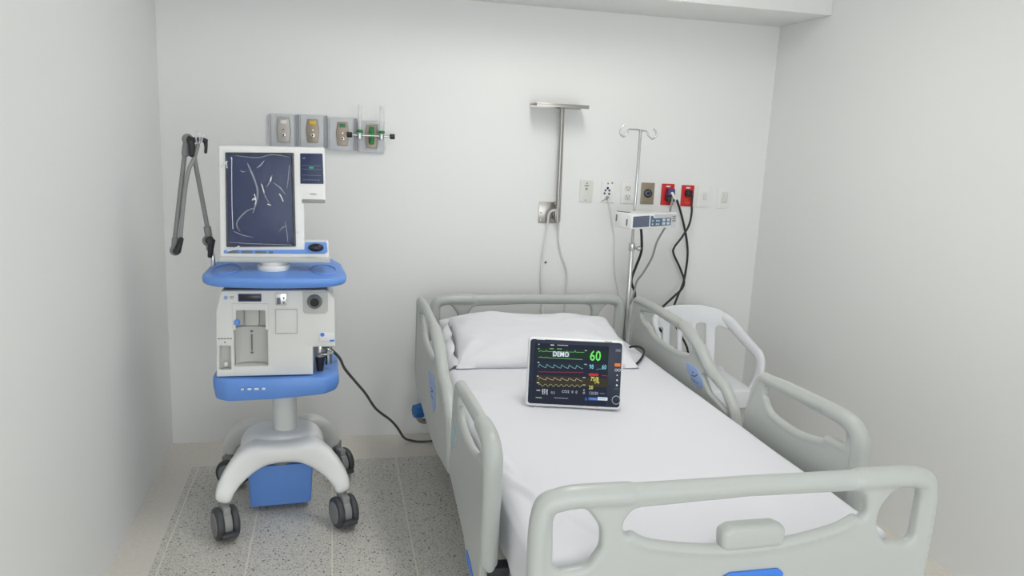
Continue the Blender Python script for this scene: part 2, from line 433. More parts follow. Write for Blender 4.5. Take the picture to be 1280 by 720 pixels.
def rail_outlines():
    hd = dict(
        outer=round_poly([(.40, .355, .03), (.325, .40, .03), (.305, .50, .1), (.335, .80, .05), (.365, .838, .03), (.60, .846, .2), (.93, .838, .1), (1.08, .785, .1), (1.195, .712, .1), (1.32, .690, .08),
                          (1.43, .61, .08), (1.465, .50, .05), (1.44, .42, .03), (1.09, .366, .1), (.93, .358, .1), (.60, .372, .1)], .03),
        holes=[round_poly([(.425, .770, .02), (.60, .797, .15), (.93, .789, .05), (1.025, .752, .02), (.99, .712, .03), (.86, .690, .1), (.65, .692, .08), (.56, .71, .02), (.54, .725, .015), (.47, .735, .03)], .02),
               round_poly([(1.125, .672, .015), (1.20, .665, .04), (1.30, .645, .03), (1.375, .585, .012), (1.33, .592, .03), (1.20, .612, .04)], .015)],
        frame=[((.350, .42), .016), ((.330, .50), .018), ((.355, .77), .021), ((.385, .815), .022), ((.60, .823), .021), ((.80, .819), .021), ((.90, .817), .021), ((.92, .815), .0265), ((1.00, .792), .0265), ((1.09, .757), .026),
               ((1.19, .698), .025), ((1.31, .668), .024), ((1.40, .60), .023), ((1.438, .50), .022), ((1.425, .44), .018)],
        lip=[(.44, .742), (.475, .722), (.545, .712), (.565, .698), (.65, .680), (.86, .678), (.99, .70)])
    ft = dict(
        outer=round_poly([(1.455, .44, .03), (1.487, .60, .1), (1.535, .775, .05), (1.57, .812, .03), (1.72, .826, .2), (1.98, .838, .05), (2.10, .832, .05), (2.14, .77, .05), (2.142, .46, .01),
                          (2.06, .45, .01), (2.045, .33, .02), (1.87, .325, .03), (1.79, .375, .08)], .03),
        holes=[round_poly([(1.592, .77, .02), (1.72, .778, .1), (2.02, .786, .03), (2.06, .775, .02), (2.052, .735, .02), (1.99, .727, .015), (1.965, .712, .02), (1.81, .684, .08), (1.65, .690, .05), (1.605, .715, .03)], .02)],
        frame=[((1.49, .56), .015), ((1.52, .70), .018), ((1.565, .785), .021), ((1.62, .795), .0215), ((1.80, .805), .0215), ((1.94, .811), .0215), ((1.965, .811), .027), ((2.06, .808), .028), ((2.108, .775), .029), ((2.116, .70), .0275), ((2.116, .58), .026), ((2.116, .475), .025)],
        lip=[(1.60, .722), (1.65, .680), (1.81, .673), (1.95, .70), (1.97, .716), (2.06, .722)])
    return hd, ft
HD, FT = rail_outlines()
def rail(spec, xc, which, side):
    f3 = lambda a, b, d: V((xc+d, -a, b))
    q = MB().slab(spec['outer'], spec['holes'], f3, .026, .010)
    q.tube([(xc, -p[0], p[1]) for p, r in spec['frame']], [r*.96 for p, r in spec['frame']], n=14, smooth=6)
    q.tube([(xc, -p[0], p[1]) for p in spec['lip']], .0155, n=12, smooth=6)
    o = moulded(q.build('side_rail', 'bed', bed), .004, 6)
    sg = -1 if side == 'L' else 1
    if which == 'head':
        # blue decal (outer face on the left rail, inner face on the right rail)
        xs = xc-.0135
        pts = [(.84, .628), (1.00, .646), (1.075, .60), (1.09, .548), (1.04, .50), (.98, .512), (.87, .56)] if side == 'L' else [(.985, .676), (1.085, .678), (1.14, .648), (1.162, .618), (1.13, .603), (1.065, .612), (1.0, .645)]
        MB().slab(round_poly(pts, .015), [], lambda a, b, d: V((xs+d, -a, b)), .003, .0008).build('decal', 'bluelabel', o)
        cy = sum(p[0] for p in pts)/len(pts); cz = sum(p[1] for p in pts)/len(pts)
        mbi = MB()   # the decal's dark pictogram: small reclining figure and marks
        mbi.tube([(xs-.0016, -(cy-.03), cz-.004), (xs-.0016, -(cy+.0), cz+.0), (xs-.0016, -(cy+.018), cz+.014)], .0022, n=6, smooth=3)
        mbi.ell((xs-.0016, -(cy-.022), cz+.010), .001, .005, .005, 10, 6)
        for k in range(3): mbi.tube([(xs-.0016, -(cy-.03+.025*k), cz-.018), (xs-.0016, -(cy-.018+.025*k), cz-.022)], .0013, n=6, smooth=2)
        mbi.build('pictogram', 'dark', o)
    elif side == 'L':
        xs = xc-.0135
        MB().slab(round_poly([(1.50, .63), (1.54, .66), (1.59, .63), (1.60, .59), (1.56, .57), (1.52, .59)], .012), [], lambda a, b, d: V((xs+d, -a, b)), .003, .0008).build('decal', 'palelabel', o)
        MB().slab(round_poly([(1.85, .375), (1.93, .368), (1.985, .352), (1.97, .340), (1.88, .342)], .008), [], lambda a, b, d: V((xs-.0005+d, -a, b)), .003, .0008).build('decal', 'footlabel', o)
    return o
for xc, sd in ((.4085, 'L'), (1.5085, 'R')):
    for spec, w in ((HD, 'head'), (FT, 'foot')): rail(spec, xc, w, sd)

# bed chassis: platform, side beams, rail hinges, legs with castors
MB().box(.50, 1.42, -2.36, -.26, .40, .445, .012).build('mattress_platform', 'bed', bed)
fr = MB()
for x in (.52, 1.40): fr.box(x-.025, x+.025, -2.38, -.24, .33, .40, .006)
for y in (-.30, -1.3, -2.32): fr.box(.50, 1.42, y-.025, y+.025, .33, .40, .006)
fr.build('chassis', 'bed', bed)
for x0, x1 in ((.42, .52), (1.40, 1.496)):
    for yy in (-.75, -1.15, -1.72, -1.98):
        MB().box(x0, x1, yy-.025, yy+.025, .345, .39, .006).build('rail_hinge', 'dark', bed)
for y in (-.215, -2.40):
    for x in (.62, 1.34):
        MB().box(x-.03, x+.03, min(y, y+(.08 if y < -1 else -.08)), max(y, y+(.08 if y < -1 else -.08)), .34, .39, .006).build('board_bracket', 'steel', bed)
def castor_wheel(x, y, p, r=.06):
    l = MB(); l.cyl((x, y, .12), (x, y, .34), .022, bev=.003); l.build('leg', 'bed', p)
    w = MB(); w.cyl((x-.028, y, r), (x-.006, y, r), r, bev=.008); w.cyl((x+.006, y, r), (x+.028, y, r), r, bev=.008); w.cyl((x-.01, y, r), (x+.01, y, r), .02)
    w.box(x-.005, x+.005, y-.02, y+.02, r, .13, .002)
    w.build('castor', 'dark', p)
for x in (.56, 1.36):
    for y in (-.36, -2.2): castor_wheel(x, y, bed)
# blue corner bumper on the head end
MB().cyl((.447, -.20, .205), (.405, -.215, .205), .040, .036, n=8, bev=.006).build('corner_bumper', 'bluedk', bed)
MB().tube([(.43, -.205, .168), (.45, -.21, .150), (.50, -.24, .18), (.53, -.28, .335)], .014, n=8, smooth=3).build('bumper_arm', 'steel', bed)

# mattress and tucked sheet
mt = MB().soft((.96, -1.315, .525), (.475, 1.035, .078), .04, (6, 10, 3)).build('mattress', 'mattress')
centered(tag(mt, 'thick mattress hidden under the tight white sheet on the bed', 'mattress'))
def sheet_disp(p, n):
    x, y, z = p; o = V((0, 0, 0))
    if n.z > .5:
        o.z += .0035*noise.noise(V((x*2.2, y*2.2, 1)))+.0016*noise.noise(V((x*9, y*5, 4)))
        # long soft ridges pulled from the foot corner and behind the pillow
        for (ax, ay, bx, by, w, h) in ((-.48, -.52, -.36, -.92, .014, .006), (-.47, -.62, -.25, -1.02, .013, .005), (-.46, -.40, -.43, -.62, .012, .004), (.40, .65, .10, .45, .03, .003), (-.35, .2, .2, .28, .035, .003), (.1, -.5, .45, -.3, .035, .003), (-.47, .28, -.30, .12, .02, .004)):
            d = V((bx-ax, by-ay)); t = max(0, min(1, (V((x-ax, y-ay))).dot(d)/d.length_squared)); dist = (V((ax, ay))+d*t-V((x, y))).length
            o.z += 1.7*h*math.exp(-(dist/w)**2)*math.sin(PI*min(1, t*.9+.1))
    else:
        amp = .0045
        w = noise.noise(V((x*3, y*6, z*2)))
        drape = .006*math.sin(y*34+6*noise.noise(V((y*3, 0, z*4))))*max(0, -z-.0)/.1 if abs(n.x) > .5 else 0
        o += n*(amp*w+drape+.002)
    return o
sh = MB().soft((.96, -1.315, .525), (.493, 1.050, .095), .042, (120, 200, 16), sheet_disp, cut_bottom=True).build('bed_sheet', 'sheet', sharp=70)
centered(tag(sh, 'smooth bright white sheet stretched over the mattress of the hospital bed', 'sheet'))

# ================================================================ PILLOW
def make_pillow():
    t = thing('pillow', (.93, -.60, .625), 'plump white pillow in a loose pillowcase at the head of the bed', 'pillow', rot=(R(9), 0, R(-3.5)))
    W, D, Hh = .405, .275, .075
    mb = MB(); nu, nv = 56, 40
    def surf(u, v, s):
        e = (1-abs(u)**4)*(1-abs(v)**3); h = Hh*max(0, e)**.45
        px = W*u*(1-.03*(1-v*v)*abs(u)); py = D*v*(1-.05*(1-u*u)*abs(v))
        # corners pulled into points, creases running in from the corners
        for cu in (-1, 1):
            for cv in (-1, 1):
                dd = math.hypot((u-cu)*1.0, (v-cv)*.8)
                a = math.atan2((v-cv)*.8, (u-cu))
                h += .006*math.sin(a*9+cu*2+cv)*math.exp(-((dd-.45)/.28)**2)*(1 if e > .05 else 0)*min(1, e*3)
        h += (.012*noise.noise(V((u*2.4, v*2.2, s*3+5)))+.005*noise.noise(V((u*6, v*5, s*3))))*min(1, e*4)
        return V((px, py, (h if s > 0 else -h*.45)+.006*noise.noise(V((u*3, v*3, 9)))))
    top = [[mb.bm.verts.new(surf(-1+2*i/nu, -1+2*j/nv, 1)) for j in range(nv+1)] for i in range(nu+1)]
    bt = [[top[i][j] if i in (0, nu) or j in (0, nv) else mb.bm.verts.new(surf(-1+2*i/nu, -1+2*j/nv, -1)) for j in range(nv+1)] for i in range(nu+1)]
    for i in range(nu):
        for j in range(nv):
            mb.bm.faces.new((top[i][j], top[i+1][j], top[i+1][j+1], top[i][j+1]))
            mb.bm.faces.new((bt[i][j], bt[i][j+1], bt[i+1][j+1], bt[i+1][j]))
    bmesh.ops.transform(mb.bm, matrix=Matrix.Translation((0, 0, .045)), verts=mb.bm.verts)
    b = mb.build('cushion', 'pillow', t, sharp=80, local=True)
    # open flange of the pillowcase on the left end, and a small tuck of loose cloth
    fl = MB(); n = 24; rows = []
    for k, (dx, dz) in enumerate(((0, .010), (-.018, .004), (-.036, -.010))):
        rows.append([V((-W+.006+dx+.006*math.sin(j*.9+k), -D*.97+2*D*.97*j/n, .045+dz+.006*math.sin(j*.7+k*1.3))) for j in range(n+1)])
    rows += [[p+V((0, 0, -.004)) for p in r] for r in reversed(rows)]
    vs = [[fl.bm.verts.new(p) for p in r] for r in rows]
    for i in range(len(vs)):
        for j in range(n): fl.bm.faces.new((vs[i][j], vs[(i+1) % len(vs)][j], vs[(i+1) % len(vs)][j+1], vs[i][j+1]))
    fl.build('case_flange', 'pillow', t, sharp=80, local=True)
    return t
make_pillow()

# ================================================================ PATIENT MONITOR ON THE BED
TW, TH = .352, .256
tab = thing('patient_monitor', (.8655, -1.370, .6265), 'tablet-like bedside patient monitor showing coloured traces, propped on the sheet', 'monitor', rot=(R(-10), 0, math.atan2(-.084, .339)))
def T(x, y):            # photo position on the face -> (across, up) on the device face
    v = (510-y)/86.5; s = .5
    for _ in range(4):
        s = (x-655-5*v)/121; v = (510+6*s-y)/86.5
    return (s-.5)*TW, v*TH
def tl(o): return o
f_tab = lambda dep: (lambda a, b, d: V((a, dep-d, b)))
MB().slab(round_poly([(-TW/2, 0), (TW/2, 0), (TW/2, TH), (-TW/2, TH)], .016), [], f_tab(.012), .026, .008).build('case', 'white', tab, local=True)
MB().soft((0, .055, TH*.5+.012), (TW*.44, .035, TH*.40), .02, (8, 4, 6)).build('rear_housing', 'white', tab, local=True)
MB().slab(round_poly([(-TW/2+.008, .010), (TW/2-.006, .010), (TW/2-.006, TH-.008), (-TW/2+.008, TH-.008)], .012), [], f_tab(-.0015), .004, .001).build('front_glass', 'tabletblue', tab, local=True)
x0, z1 = T(668, 431.5); x1, _ = T(761.5, 436); _, z0 = T(664, 505.5)
SX0, SX1, SZ0, SZ1 = x0, x1, z0, z1
scr = MB().box(x0, x1, -.0052, -.0036, z0, z1, .0004).build('display', emis('display_glow', (46, 50, 62), 1.0), tab, local=True)
tints = {}
def em(rgb, s=1.0):
    k = (rgb, s)
    if k not in tints: tints[k] = emis('display_ink', rgb, s)
    return tints[k]
def sbox(xa, xb, za, zb, rgb, dep=-.0060, name='display_field', s=1.0):
    return MB().box(xa, xb, dep, dep+.0012, za, zb, 0).build(name, em(rgb, s), scr, local=True)
def crop3(cx, cy): return T(650+cx/6.543, 410+cy/6.543)
def line(pts, rgb, w=.0007, name='waveform'):
    """a drawn trace: flat ribbon"""
    mb = MB()
    P = [V((a, -.0072, b)) for a, b in pts]
    for i in range(len(P)-1):
        d = P[i+1]-P[i]
        if d.length < 1e-6: continue
        n = V((-d.z, 0, d.x)).normalized()*w
        q = [P[i]-n, P[i+1]-n, P[i+1]+n, P[i]+n]
        lo = [mb.bm.verts.new(p) for p in q]; hi = [mb.bm.verts.new(p+V((0, .0004, 0))) for p in q]
        mb.bm.faces.new(lo); mb.bm.faces.new(list(reversed(hi)))
        for k in range(4): mb.bm.faces.new((lo[k], hi[k], hi[(k+1) % 4], lo[(k+1) % 4]))
    return mb.build(name, em(rgb), scr, local=True)
def row(cy0, cy1, rgb, cx0=130, cx1=716):
    a = crop3(cx0, cy0); b = crop3(cx1, cy1+6); sbox(a[0], b[0], b[1], a[1], rgb, -.0057)
row(178, 280, (44, 58, 54)); row(292, 350, (44, 56, 64)); row(362, 386, (78, 46, 58)); row(402, 500, (64, 61, 54))
# ECG, pulse, red pressure and respiration traces
def wave(fn, cx0, cx1, cy0, cy1, rgb, n=70, w=.0007):
    pts = []
    for i in range(n+1):
        t = i/n; cx = cx0+(cx1-cx0)*t; cy = cy0+(cy1-cy0)*t-fn(t); pts.append(crop3(cx, cy))
    line(pts, rgb, w)
def spike(ts, h): return lambda t: sum(h*max(0, 1-abs(t-c)/.012) for c in ts)
wave(spike((.05, .17, .62, .80), 16), 145, 525, 208, 218, (120, 190, 120))
wave(spike((.05, .18), 14), 145, 510, 258, 276, (120, 190, 120), w=.0008)
def saw(n, h): return lambda t: h*((1-((t*n) % 1))**1.6 if ((t*n) % 1) > .12 else ((t*n) % 1)/.12)
wave(saw(6, 34), 145, 515, 340, 352, (140, 190, 205), 96)
wave(lambda t: 2*math.sin(t*60), 145, 515, 376, 382, (176, 66, 84), w=.0006)
wave(saw(6, 26), 145, 510, 440, 452, (196, 182, 150), 96)
wave(lambda t: 9*math.sin(t*52), 145, 510, 484, 492, (172, 174, 110), 90)
def ltext(s, cx, cy, size, rgb, name='display_text', al='CENTER', sx=1):
    a, b = crop3(cx, cy); return text(s, size, em(rgb), name, scr, upright(a, -.0084, b), al, sx)
a, b = crop3(262, 213), crop3(400, 255); sbox(a[0], b[0], b[1], a[1], (104, 122, 130), -.0080, 'display_banner')
ltext('DEMO', 331, 234, .0262, (226, 236, 242), sx=.80)
ltext('60', 616, 250, .053, (120, 235, 110), sx=.8)
ltext('98', 583, 336, .023, (130, 205, 220), sx=.7)
ltext('60', 688, 338, .022, (130, 205, 220), sx=.8); line([crop3(622, 360), crop3(650, 352), crop3(700, 356)], (110, 180, 200), .0006)
for cx, w, h, rgb, cy in ((600, 76, 24, (192, 62, 62), 400), (690, 42, 8, (160, 58, 66), 408)):
    a, b = crop3(cx-w/2, cy-h/2), crop3(cx+w/2, cy+h/2); sbox(a[0], b[0], b[1], a[1], rgb, -.0062)
ltext('75/8', 608, 436, .021, (232, 226, 96), sx=.8); ltext('(78)', 628, 462, .011, (220, 216, 110))
ltext('20', 578, 505, .019, (214, 214, 110), sx=.85)
ltext('120/80', 598, 552, .016, (150, 156, 180), sx=.8)
ltext('37.0', 195, 528, .013, (220, 224, 230)); ltext('37.2', 195, 550, .013, (220, 224, 230)); ltext('0.2', 262, 546, .012, (170, 176, 190))
ltext('CO2  0  0', 400, 540, .014, (176, 180, 190)); ltext('C\nO', 520, 538, .010, (200, 204, 212))
for cx, cy, w, rgb in ((261, 158, 28, (225, 228, 232)), (346, 160, 90, (225, 228, 232)), (150, 152, 10, (180, 190, 190)), (148, 188, 10, (150, 200, 150)), (145, 300, 14, (170, 210, 215)), (138, 412, 14, (210, 205, 170)), (140, 466, 20, (214, 222, 160)), (538, 204, 18, (170, 190, 170)), (535, 316, 24, (150, 180, 190)), (522, 424, 22, (190, 180, 160)), (522, 484, 22, (180, 180, 140)), (330, 592, 116, (190, 198, 204)), (145, 588, 50, (160, 190, 160)), (255, 188, 34, (120, 190, 120)), (320, 190, 40, (120, 190, 120)), (142, 528, 30, (200, 204, 210)), (672, 554, 40, (110, 116, 140))):
    a, b = crop3(cx-w/2, cy-4.5), crop3(cx+w/2, cy+3.5); sbox(a[0], b[0], b[1], a[1], rgb, -.0068)
for cx0, cx1, rgb, rgb2 in ((557, 634, (66, 100, 176), (160, 180, 220)), (634, 714, (214, 226, 240), (110, 140, 190))):
    a, b = crop3(cx0, 583), crop3(cx1, 612); sbox(a[0], b[0], b[1], a[1], rgb, -.0064, 'display_button')
    a, b = crop3(cx0+12, 595), crop3(cx1-10, 602); sbox(a[0], b[0], b[1], a[1], rgb2, -.0070, 'display_field')
a, b = crop3(528, 588), crop3(546, 610); sbox(a[0], b[0], b[1], a[1], (70, 90, 160), -.0064)
# bezel marks and keys
def bez(cx, cy, w, h, m, name):
    a, b = crop3(cx-w/2, cy-h/2), crop3(cx+w/2, cy+h/2)
    return MB().box(a[0], b[0], -.0052, -.0032, min(a[1], b[1]), max(a[1], b[1]), .0004).build(name, m, tab, local=True)
bez(167, 111, 72, 10, 'stickerwhite', 'maker_mark'); bez(725, 133, 62, 8, 'ink', 'model_mark')
bez(806, 203, 40, 24, 'slate', 'status_label')
bez(800, 321, 46, 28, em((232, 128, 70)), 'alarm_lamp')
mk = MB()
for cx in (788, 813):
    a, b = crop3(cx, 363); mk.torus((a, -.0042, b), .0045, .0009, 'y', 16, 6)
mk.build('key_symbols', 'keylight', tab, local=True)
for cx, cy, r in ((797, 405, .0024), (796, 446, .0034), (793, 487, .0036)):
    a, b = crop3(cx, cy); MB().cyl((a, -.0052, b), (a, -.0030, b), r, n=14).build('key', 'keylight', tab, local=True)
mk = MB()
for k in range(4):
    a, b = crop3(774+k*13, 517); mk.cyl((a, -.0050, b), (a, -.0030, b), .0011, n=8)
mk.build('indicator_row', em((90, 200, 110)), tab, local=True)
a, b = crop3(787, 608)
MB().cyl((a, -.012, b), (a, -.0020, b), .0125, .0135, n=28, bev=.002).build('rotary_knob', 'tabletblue', tab, local=True)
MB().torus((a, -.0045, b), .0150, .0012, 'y').build('knob_ring', 'keylight', tab, local=True)
for dx in (-.12, .12): MB().box(dx-.025, dx+.025, .005, .05, -.006, .004, .003).build('rubber_foot', 'gcord', tab, local=True)

# black lead curling on the sheet behind the monitor
cb = MB().tube([at(779, 452, 'z', .632)+V((-.02, .02, 0)), at(787, 452, 'z', .628), at(793, 456, 'z', .628), at(801, 449, 'z', .634), at(805, 439, 'z', .645), at(800, 434, 'z', .655), at(793, 433, 'z', .65), at(787, 434, 'z', .64)], .0052, n=8, smooth=8).build('monitor_cable', 'black')
centered(tag(cb, 'short black cable curling on the sheet behind the patient monitor', 'cable'))

# ================================================================ VENTILATOR
vn = thing('ventilator', (-.19, -.75, 0), 'tall white and blue medical ventilator on a wheeled stand', 'ventilator')
xc = -.19
# base: front and rear arched legs, hub, column
BX = xc-.012
BM = Matrix.Translation((BX-.004, -.725, 0)) @ Matrix.Rotation(R(4.5), 4, 'Z') @ Matrix.Diagonal((1.055, 1, 1, 1)) @ Matrix.Translation((-BX, .75, 0))
OUT = [(.245, .168), (.240, .205), (.212, .262), (.170, .312), (.120, .338), (.06, .334), (0, .330)]
INN = [(.188, .152), (.176, .178), (.150, .205), (.110, .230), (.07, .243), (.035, .247), (0, .248)]
YY = [.238, .230, .205, .170, .135, .115, .108]
WY = [.030, .033, .036, .042, .052, .062, .066]
def arch(base, sy):
    key = []
    for i in range(7): key.append((V((-OUT[i][0], 0, OUT[i][1])), V((-INN[i][0], 0, INN[i][1])), YY[i], WY[i]))
    for i in range(5, -1, -1): key.append((V((OUT[i][0], 0, OUT[i][1])), V((INN[i][0], 0, INN[i][1])), YY[i], WY[i]))
    O = smooth_path([k[0] for k in key], 5); I = smooth_path([k[1] for k in key], 5)
    Yp = smooth_path([V((k[2], k[3], 0)) for k in key], 5); rs = []
    for o, i, yy in zip(O, I, Yp):
        m = (o+i)/2; h = (o-i)/2; r = []
        for k in range(20):
            a = 2*PI*k/20; ca, sa = math.cos(a), math.sin(a); ex = .6
            r.append(m+h*(abs(sa)**ex*(1 if sa > 0 else -1))+V((BX, -.75+sy*yy.x+yy.y*(abs(ca)**ex)*(1 if ca > 0 else -1), 0)))
        rs.append(r)
    def shrink(r, k, off): 
        c = sum(r, V((0, 0, 0)))/len(r); return [c+(p-c)*k+off for p in r]
    rs = [shrink(rs[0], .45, V((0, 0, -.016))), shrink(rs[0], .82, V((0, 0, -.010)))]+rs+[shrink(rs[-1], .82, V((0, 0, -.010))), shrink(rs[-1], .45, V((0, 0, -.016)))]
    base.rings(rs)
base = MB(); arch(base, -1)
# hub: wide flat saddle under the column
rs = []
for hx, hy, z in ((.165, .095, .255), (.158, .100, .300), (.142, .103, .328), (.122, .098, .341), (.100, .085, .347), (.06, .06, .350)):
    rs.append([V((BX+hx*abs(math.cos(a))**.6*(1 if math.cos(a) > 0 else -1), -.755+hy*abs(math.sin(a))**.6*(1 if math.sin(a) > 0 else -1), z)) for a in [2*PI*j/40 for j in range(40)]])
base.rings(rs)
base.bm.transform(BM); bs = moulded(base.build('base', 'white', vn, sharp=60), .004, 14)
base = MB(); arch(base, 1); base.bm.transform(BM); moulded(base.build('rear_leg_arch', 'vent', bs, sharp=60), .005, 4)
MB().cyl((xc-.005, -.735, .34), (xc-.005, -.735, .585), .049, bev=.003).build('column', 'vent', vn)
# blue bin slung beneath the base
rs = []
for z, k in ((.03, .90), (.036, .94), (.21, 1.0)):
    rs.append([V((xc-.022+p.x*k, -.76+p.y*k, z)) for p in round_poly([(-.125, -.075), (.125, -.075), (.125, .075), (-.125, .075)], .015)])
q = MB().rings(rs); q.bm.transform(BM); q.build('base_box', 'blue', vn)
MB().tube([(xc-.02, -.76, .2), (xc-.02, -.76, .27)], .05, n=12, smooth=0).build('box_mount', 'mid', vn)
def twin_castor(x, y, yaw):
    t = MB(); m = Matrix.Translation(BM @ V((x, y, 0))) @ Matrix.Rotation(yaw, 4, 'Z')
    r = .064
    def c(p): return m @ V(p)
    for s in (-1, 1): t.cyl(c((s*.016, -.018, r)), c((s*.043, -.018, r)), r, n=32, bev=.010)
    o = t.build('castor', 'dark', vn)
    h = MB()
    for s in (-1, 1): h.cyl(c((s*.0425, -.018, r)), c((s*.046, -.018, r)), .046, .043, n=28)
    h.build('hub_cap', 'mid', o)
    f = MB(); f.cyl(c((-.0155, -.018, r)), c((.0155, -.018, r)), .054, n=28, bev=.004); f.cyl(c((0, 0, .10)), c((0, 0, .165)), .017, n=18)
    f.box(-.0155, .0155, -.05, .03, .06, .135, .008, mtx=m); f.build('fork', 'gcord', o)
    b = MB().box(-.030, .030, -.096, -.064, .030, .048, .006, mtx=m); b.build('brake_pedal', 'dark', o)
for x, y, a in ((xc-.228, -.985, 22), (xc+.204, -.985, 22), (xc-.228, -.515, 60), (xc+.226, -.505, 32)): twin_castor(x, y, R(a))
# lower blue tray
tr = round_poly([(-.445, -.62, .04), (-.452, -.93, .06), (-.40, -.972, .05), (-.20, -.992, .5), (-.02, -.975, .05), (.026, -.93, .05), (.020, -.62, .04)], .03)
rs = []
for z, k, dz in ((.560, .95, .0), (.566, .97, 0), (.60, 1.0, 0), (.628, 1.0, 0), (.636, .99, 0), (.640, .97, 0)):
    rs.append([V((-.212+(p.x+.212)*k, -.78+(p.y+.78)*k, z+(.012*(p.x+.212)/.23 if z < .6 else 0))) for p in tr])
lt = MB().rings(rs).build('lower_tray', 'blue', vn)
lm = MB()
for k, w in enumerate((.010, .014, .016, .012)): lm.box(-.335+k*.026-w/2, -.335+k*.026+w/2, -.9925, -.985, .602, .609, .001)
lm.build('indicator_marks', 'stickerwhite', lt)
# pipe fitting standing on the tray in the notch
cn = MB(); cn.cyl((-.048, -.88, .64), (-.048, -.88, .70), .013, .020, n=16); cn.build('black_fitting', 'black', vn)
cn = MB(); cn.cyl((-.048, -.88, .70), (-.048, -.88, .76), .022, n=20, bev=.003); cn.cyl((-.015, -.86, .66), (-.015, -.86, .76), .014, n=16, bev=.002); cn.torus((-.03, -.88, .715), .03, .005, 'z', 20, 8); cn.build('steel_fitting', 'chrome', vn)
# main unit: front panel with recesses, rear block
f3 = lambda yc: (lambda a, b, d: V((a, yc-d, b)))
ho = round_poly([(-.432, .645, .006), (-.428, .90, .05), (-.408, .982, .012), (-.02, .984, .03), (.008, .95, .03), (.011, .757, .008), (-.074, .757, .003), (-.074, .645, .005)], .01)
bay = round_poly([(-.366, .684), (-.243, .684), (-.243, .919), (-.364, .921)], .006)
bay2 = round_poly([(-.421, .672), (-.379, .672), (-.379, .766), (-.419, .767)], .004)
bd = MB().slab(ho, [bay, bay2], f3(-.915), .07, .005).build('main_housing', 'vent', vn)
hb = round_poly([(-.428, .645, .006), (-.425, .90, .05), (-.405, .982, .012), (-.02, .984, .03), (.005, .95, .03), (.008, .757, .008), (-.074, .757, .003), (-.074, .645, .005)], .01)
MB().slab(hb, [], f3(-.74), .28, .008).build('rear_housing', 'vent', bd)
iv = MB()   # curved backs of the two recesses
def niche(x0, x1, z0, z1, depth, yb):
    rs = []
    for z in (z0, z1):
        rs.append([V((x0, yb+.05, z)), V((x0, yb, z))]+[V((x0+(x1-x0)*(k/10), yb+depth*(math.sin(PI*k/10))**.5, z)) for k in range(1, 10)]+[V((x1, yb, z)), V((x1, yb+.05, z))])
    iv.rings(rs)
niche(-.364, -.245, .686, .83, .030, -.925)
niche(-.420, -.380, .674, .765, .012, -.935)
iv.box(-.33, -.275, -.915, -.885, .835, .905, .008)
iv.build('water_trap_bay', 'ventin', bd)
q = MB()
q.slab(round_poly([(-.369, .83), (-.369, .933), (-.239, .931), (-.239, .83), (-.249, .83), (-.250, .906), (-.355, .907), (-.357, .83)], .002), [], f3(-.9515), .005, .0012)
q.build('bay_frame', 'vent', bd)
MB().ell((-.352, -.958, .860), .012, .008, .013).build('blue_latch', 'blue', bd)
q = MB(); q.cyl((-.305, -.905, .735), (-.305, -.905, .80), .0025, n=8); q.ell((-.305, -.903, .812), .006, .004, .004, 10, 6); q.ell((-.305, -.903, .726), .006, .004, .004, 10, 6); q.build('level_mark', 'ink', bd)
MB().cyl((-.398, -.925, .685), (-.398, -.945, .695), .008, n=14, bev=.002).build('drain_button', 'vent', bd)
MB().box(-.347, -.263, -.9535, -.945, .940, .970, .003).build('small_display', 'navy', bd)
MB().box(-.342, -.268, -.9545, -.950, .946, .964, .001).build('display_glass', 'screenblack', bd)
q = MB(); q.box(-.212, -.171, -.9535, -.945, .925, .972, .002); sp = q.build('switch_panel', 'chrome', bd)
MB().box(-.207, -.193, -.957, -.95, .930, .955, .002).build('rocker_switch', 'slate', sp)
q = MB()
for k in range(2): q.ell((-.181, -.955, .936+.018*k), .004, .003, .005, 10, 6)
q.build('switch_lamp', 'outlet', sp)
q = MB()   # outline of the oxygen-sensor door
dr = round_poly([(-.214, .812), (-.131, .812), (-.131, .911), (-.214, .911)], .004)
di = round_poly([(-.2115, .8145), (-.1335, .8145), (-.1335, .9085), (-.2115, .9085)], .003)
MB().slab(dr, [di], f3(-.9507), .003, .0008).build('door_outline', 'ventin', bd)
MB().box(-.211, -.134, -.9525, -.949, .815, .908, .002).build('access_door', 'vent', bd)
pr = MB().slab(round_poly([(-.110, .892, .018), (-.112, .978, .004), (-.018, .978, .004), (-.016, .892, .018)], .01), [], f3(-.951), .006, .002).build('port_panel', 'ventin', bd)
q = MB(); q.cyl((-.067, -.95, .940), (-.067, -.970, .940), .029, .026, n=32, bev=.003); rg = q.build('port_ring', 'mid', pr)
q = MB(); q.torus((-.067, -.9705, .940), .020, .004, 'y'); q.build('port_rim', 'ink', rg)
MB().cyl((-.067, -.969, .940), (-.067, -.9725, .940), .0165, n=28).build('port_hole', 'hole', rg)
lb = MB().slab(round_poly([(-.050, .782), (.0085, .780), (.010, .812), (-.046, .818)], .004), [], f3(-.952), .003, .0008).build('sticker', 'stickerwhite', bd)
q = MB(); q.cyl((-.038, -.953, .808), (-.038, -.9548, .808), .008, n=16); q.box(-.01, .008, -.9548, -.953, .780, .787, .001); q.build('sticker_mark', 'footlabel', lb)
q = MB(); q.cyl((-.391, -.9495, .955), (-.391, -.9515, .955), .0075, n=18); q.build('round_logo', 'bluelabel', bd)
q = MB(); q.box(-.376, -.362, -.9512, -.9495, .957, .960, .0003); q.box(-.376, -.364, -.9512, -.9495, .951, .953, .0003); q.build('logo_lettering', 'ink', bd)
q = MB()
for k in range(5): q.box(-.423+k*.0105, -.415+k*.0105, -.9512, -.9495, .794, .798, .0003)
q.cyl((-.398, -.9495, .782), (-.398, -.9515, .782), .003, n=12); q.build('small_marking', 'ink', bd)
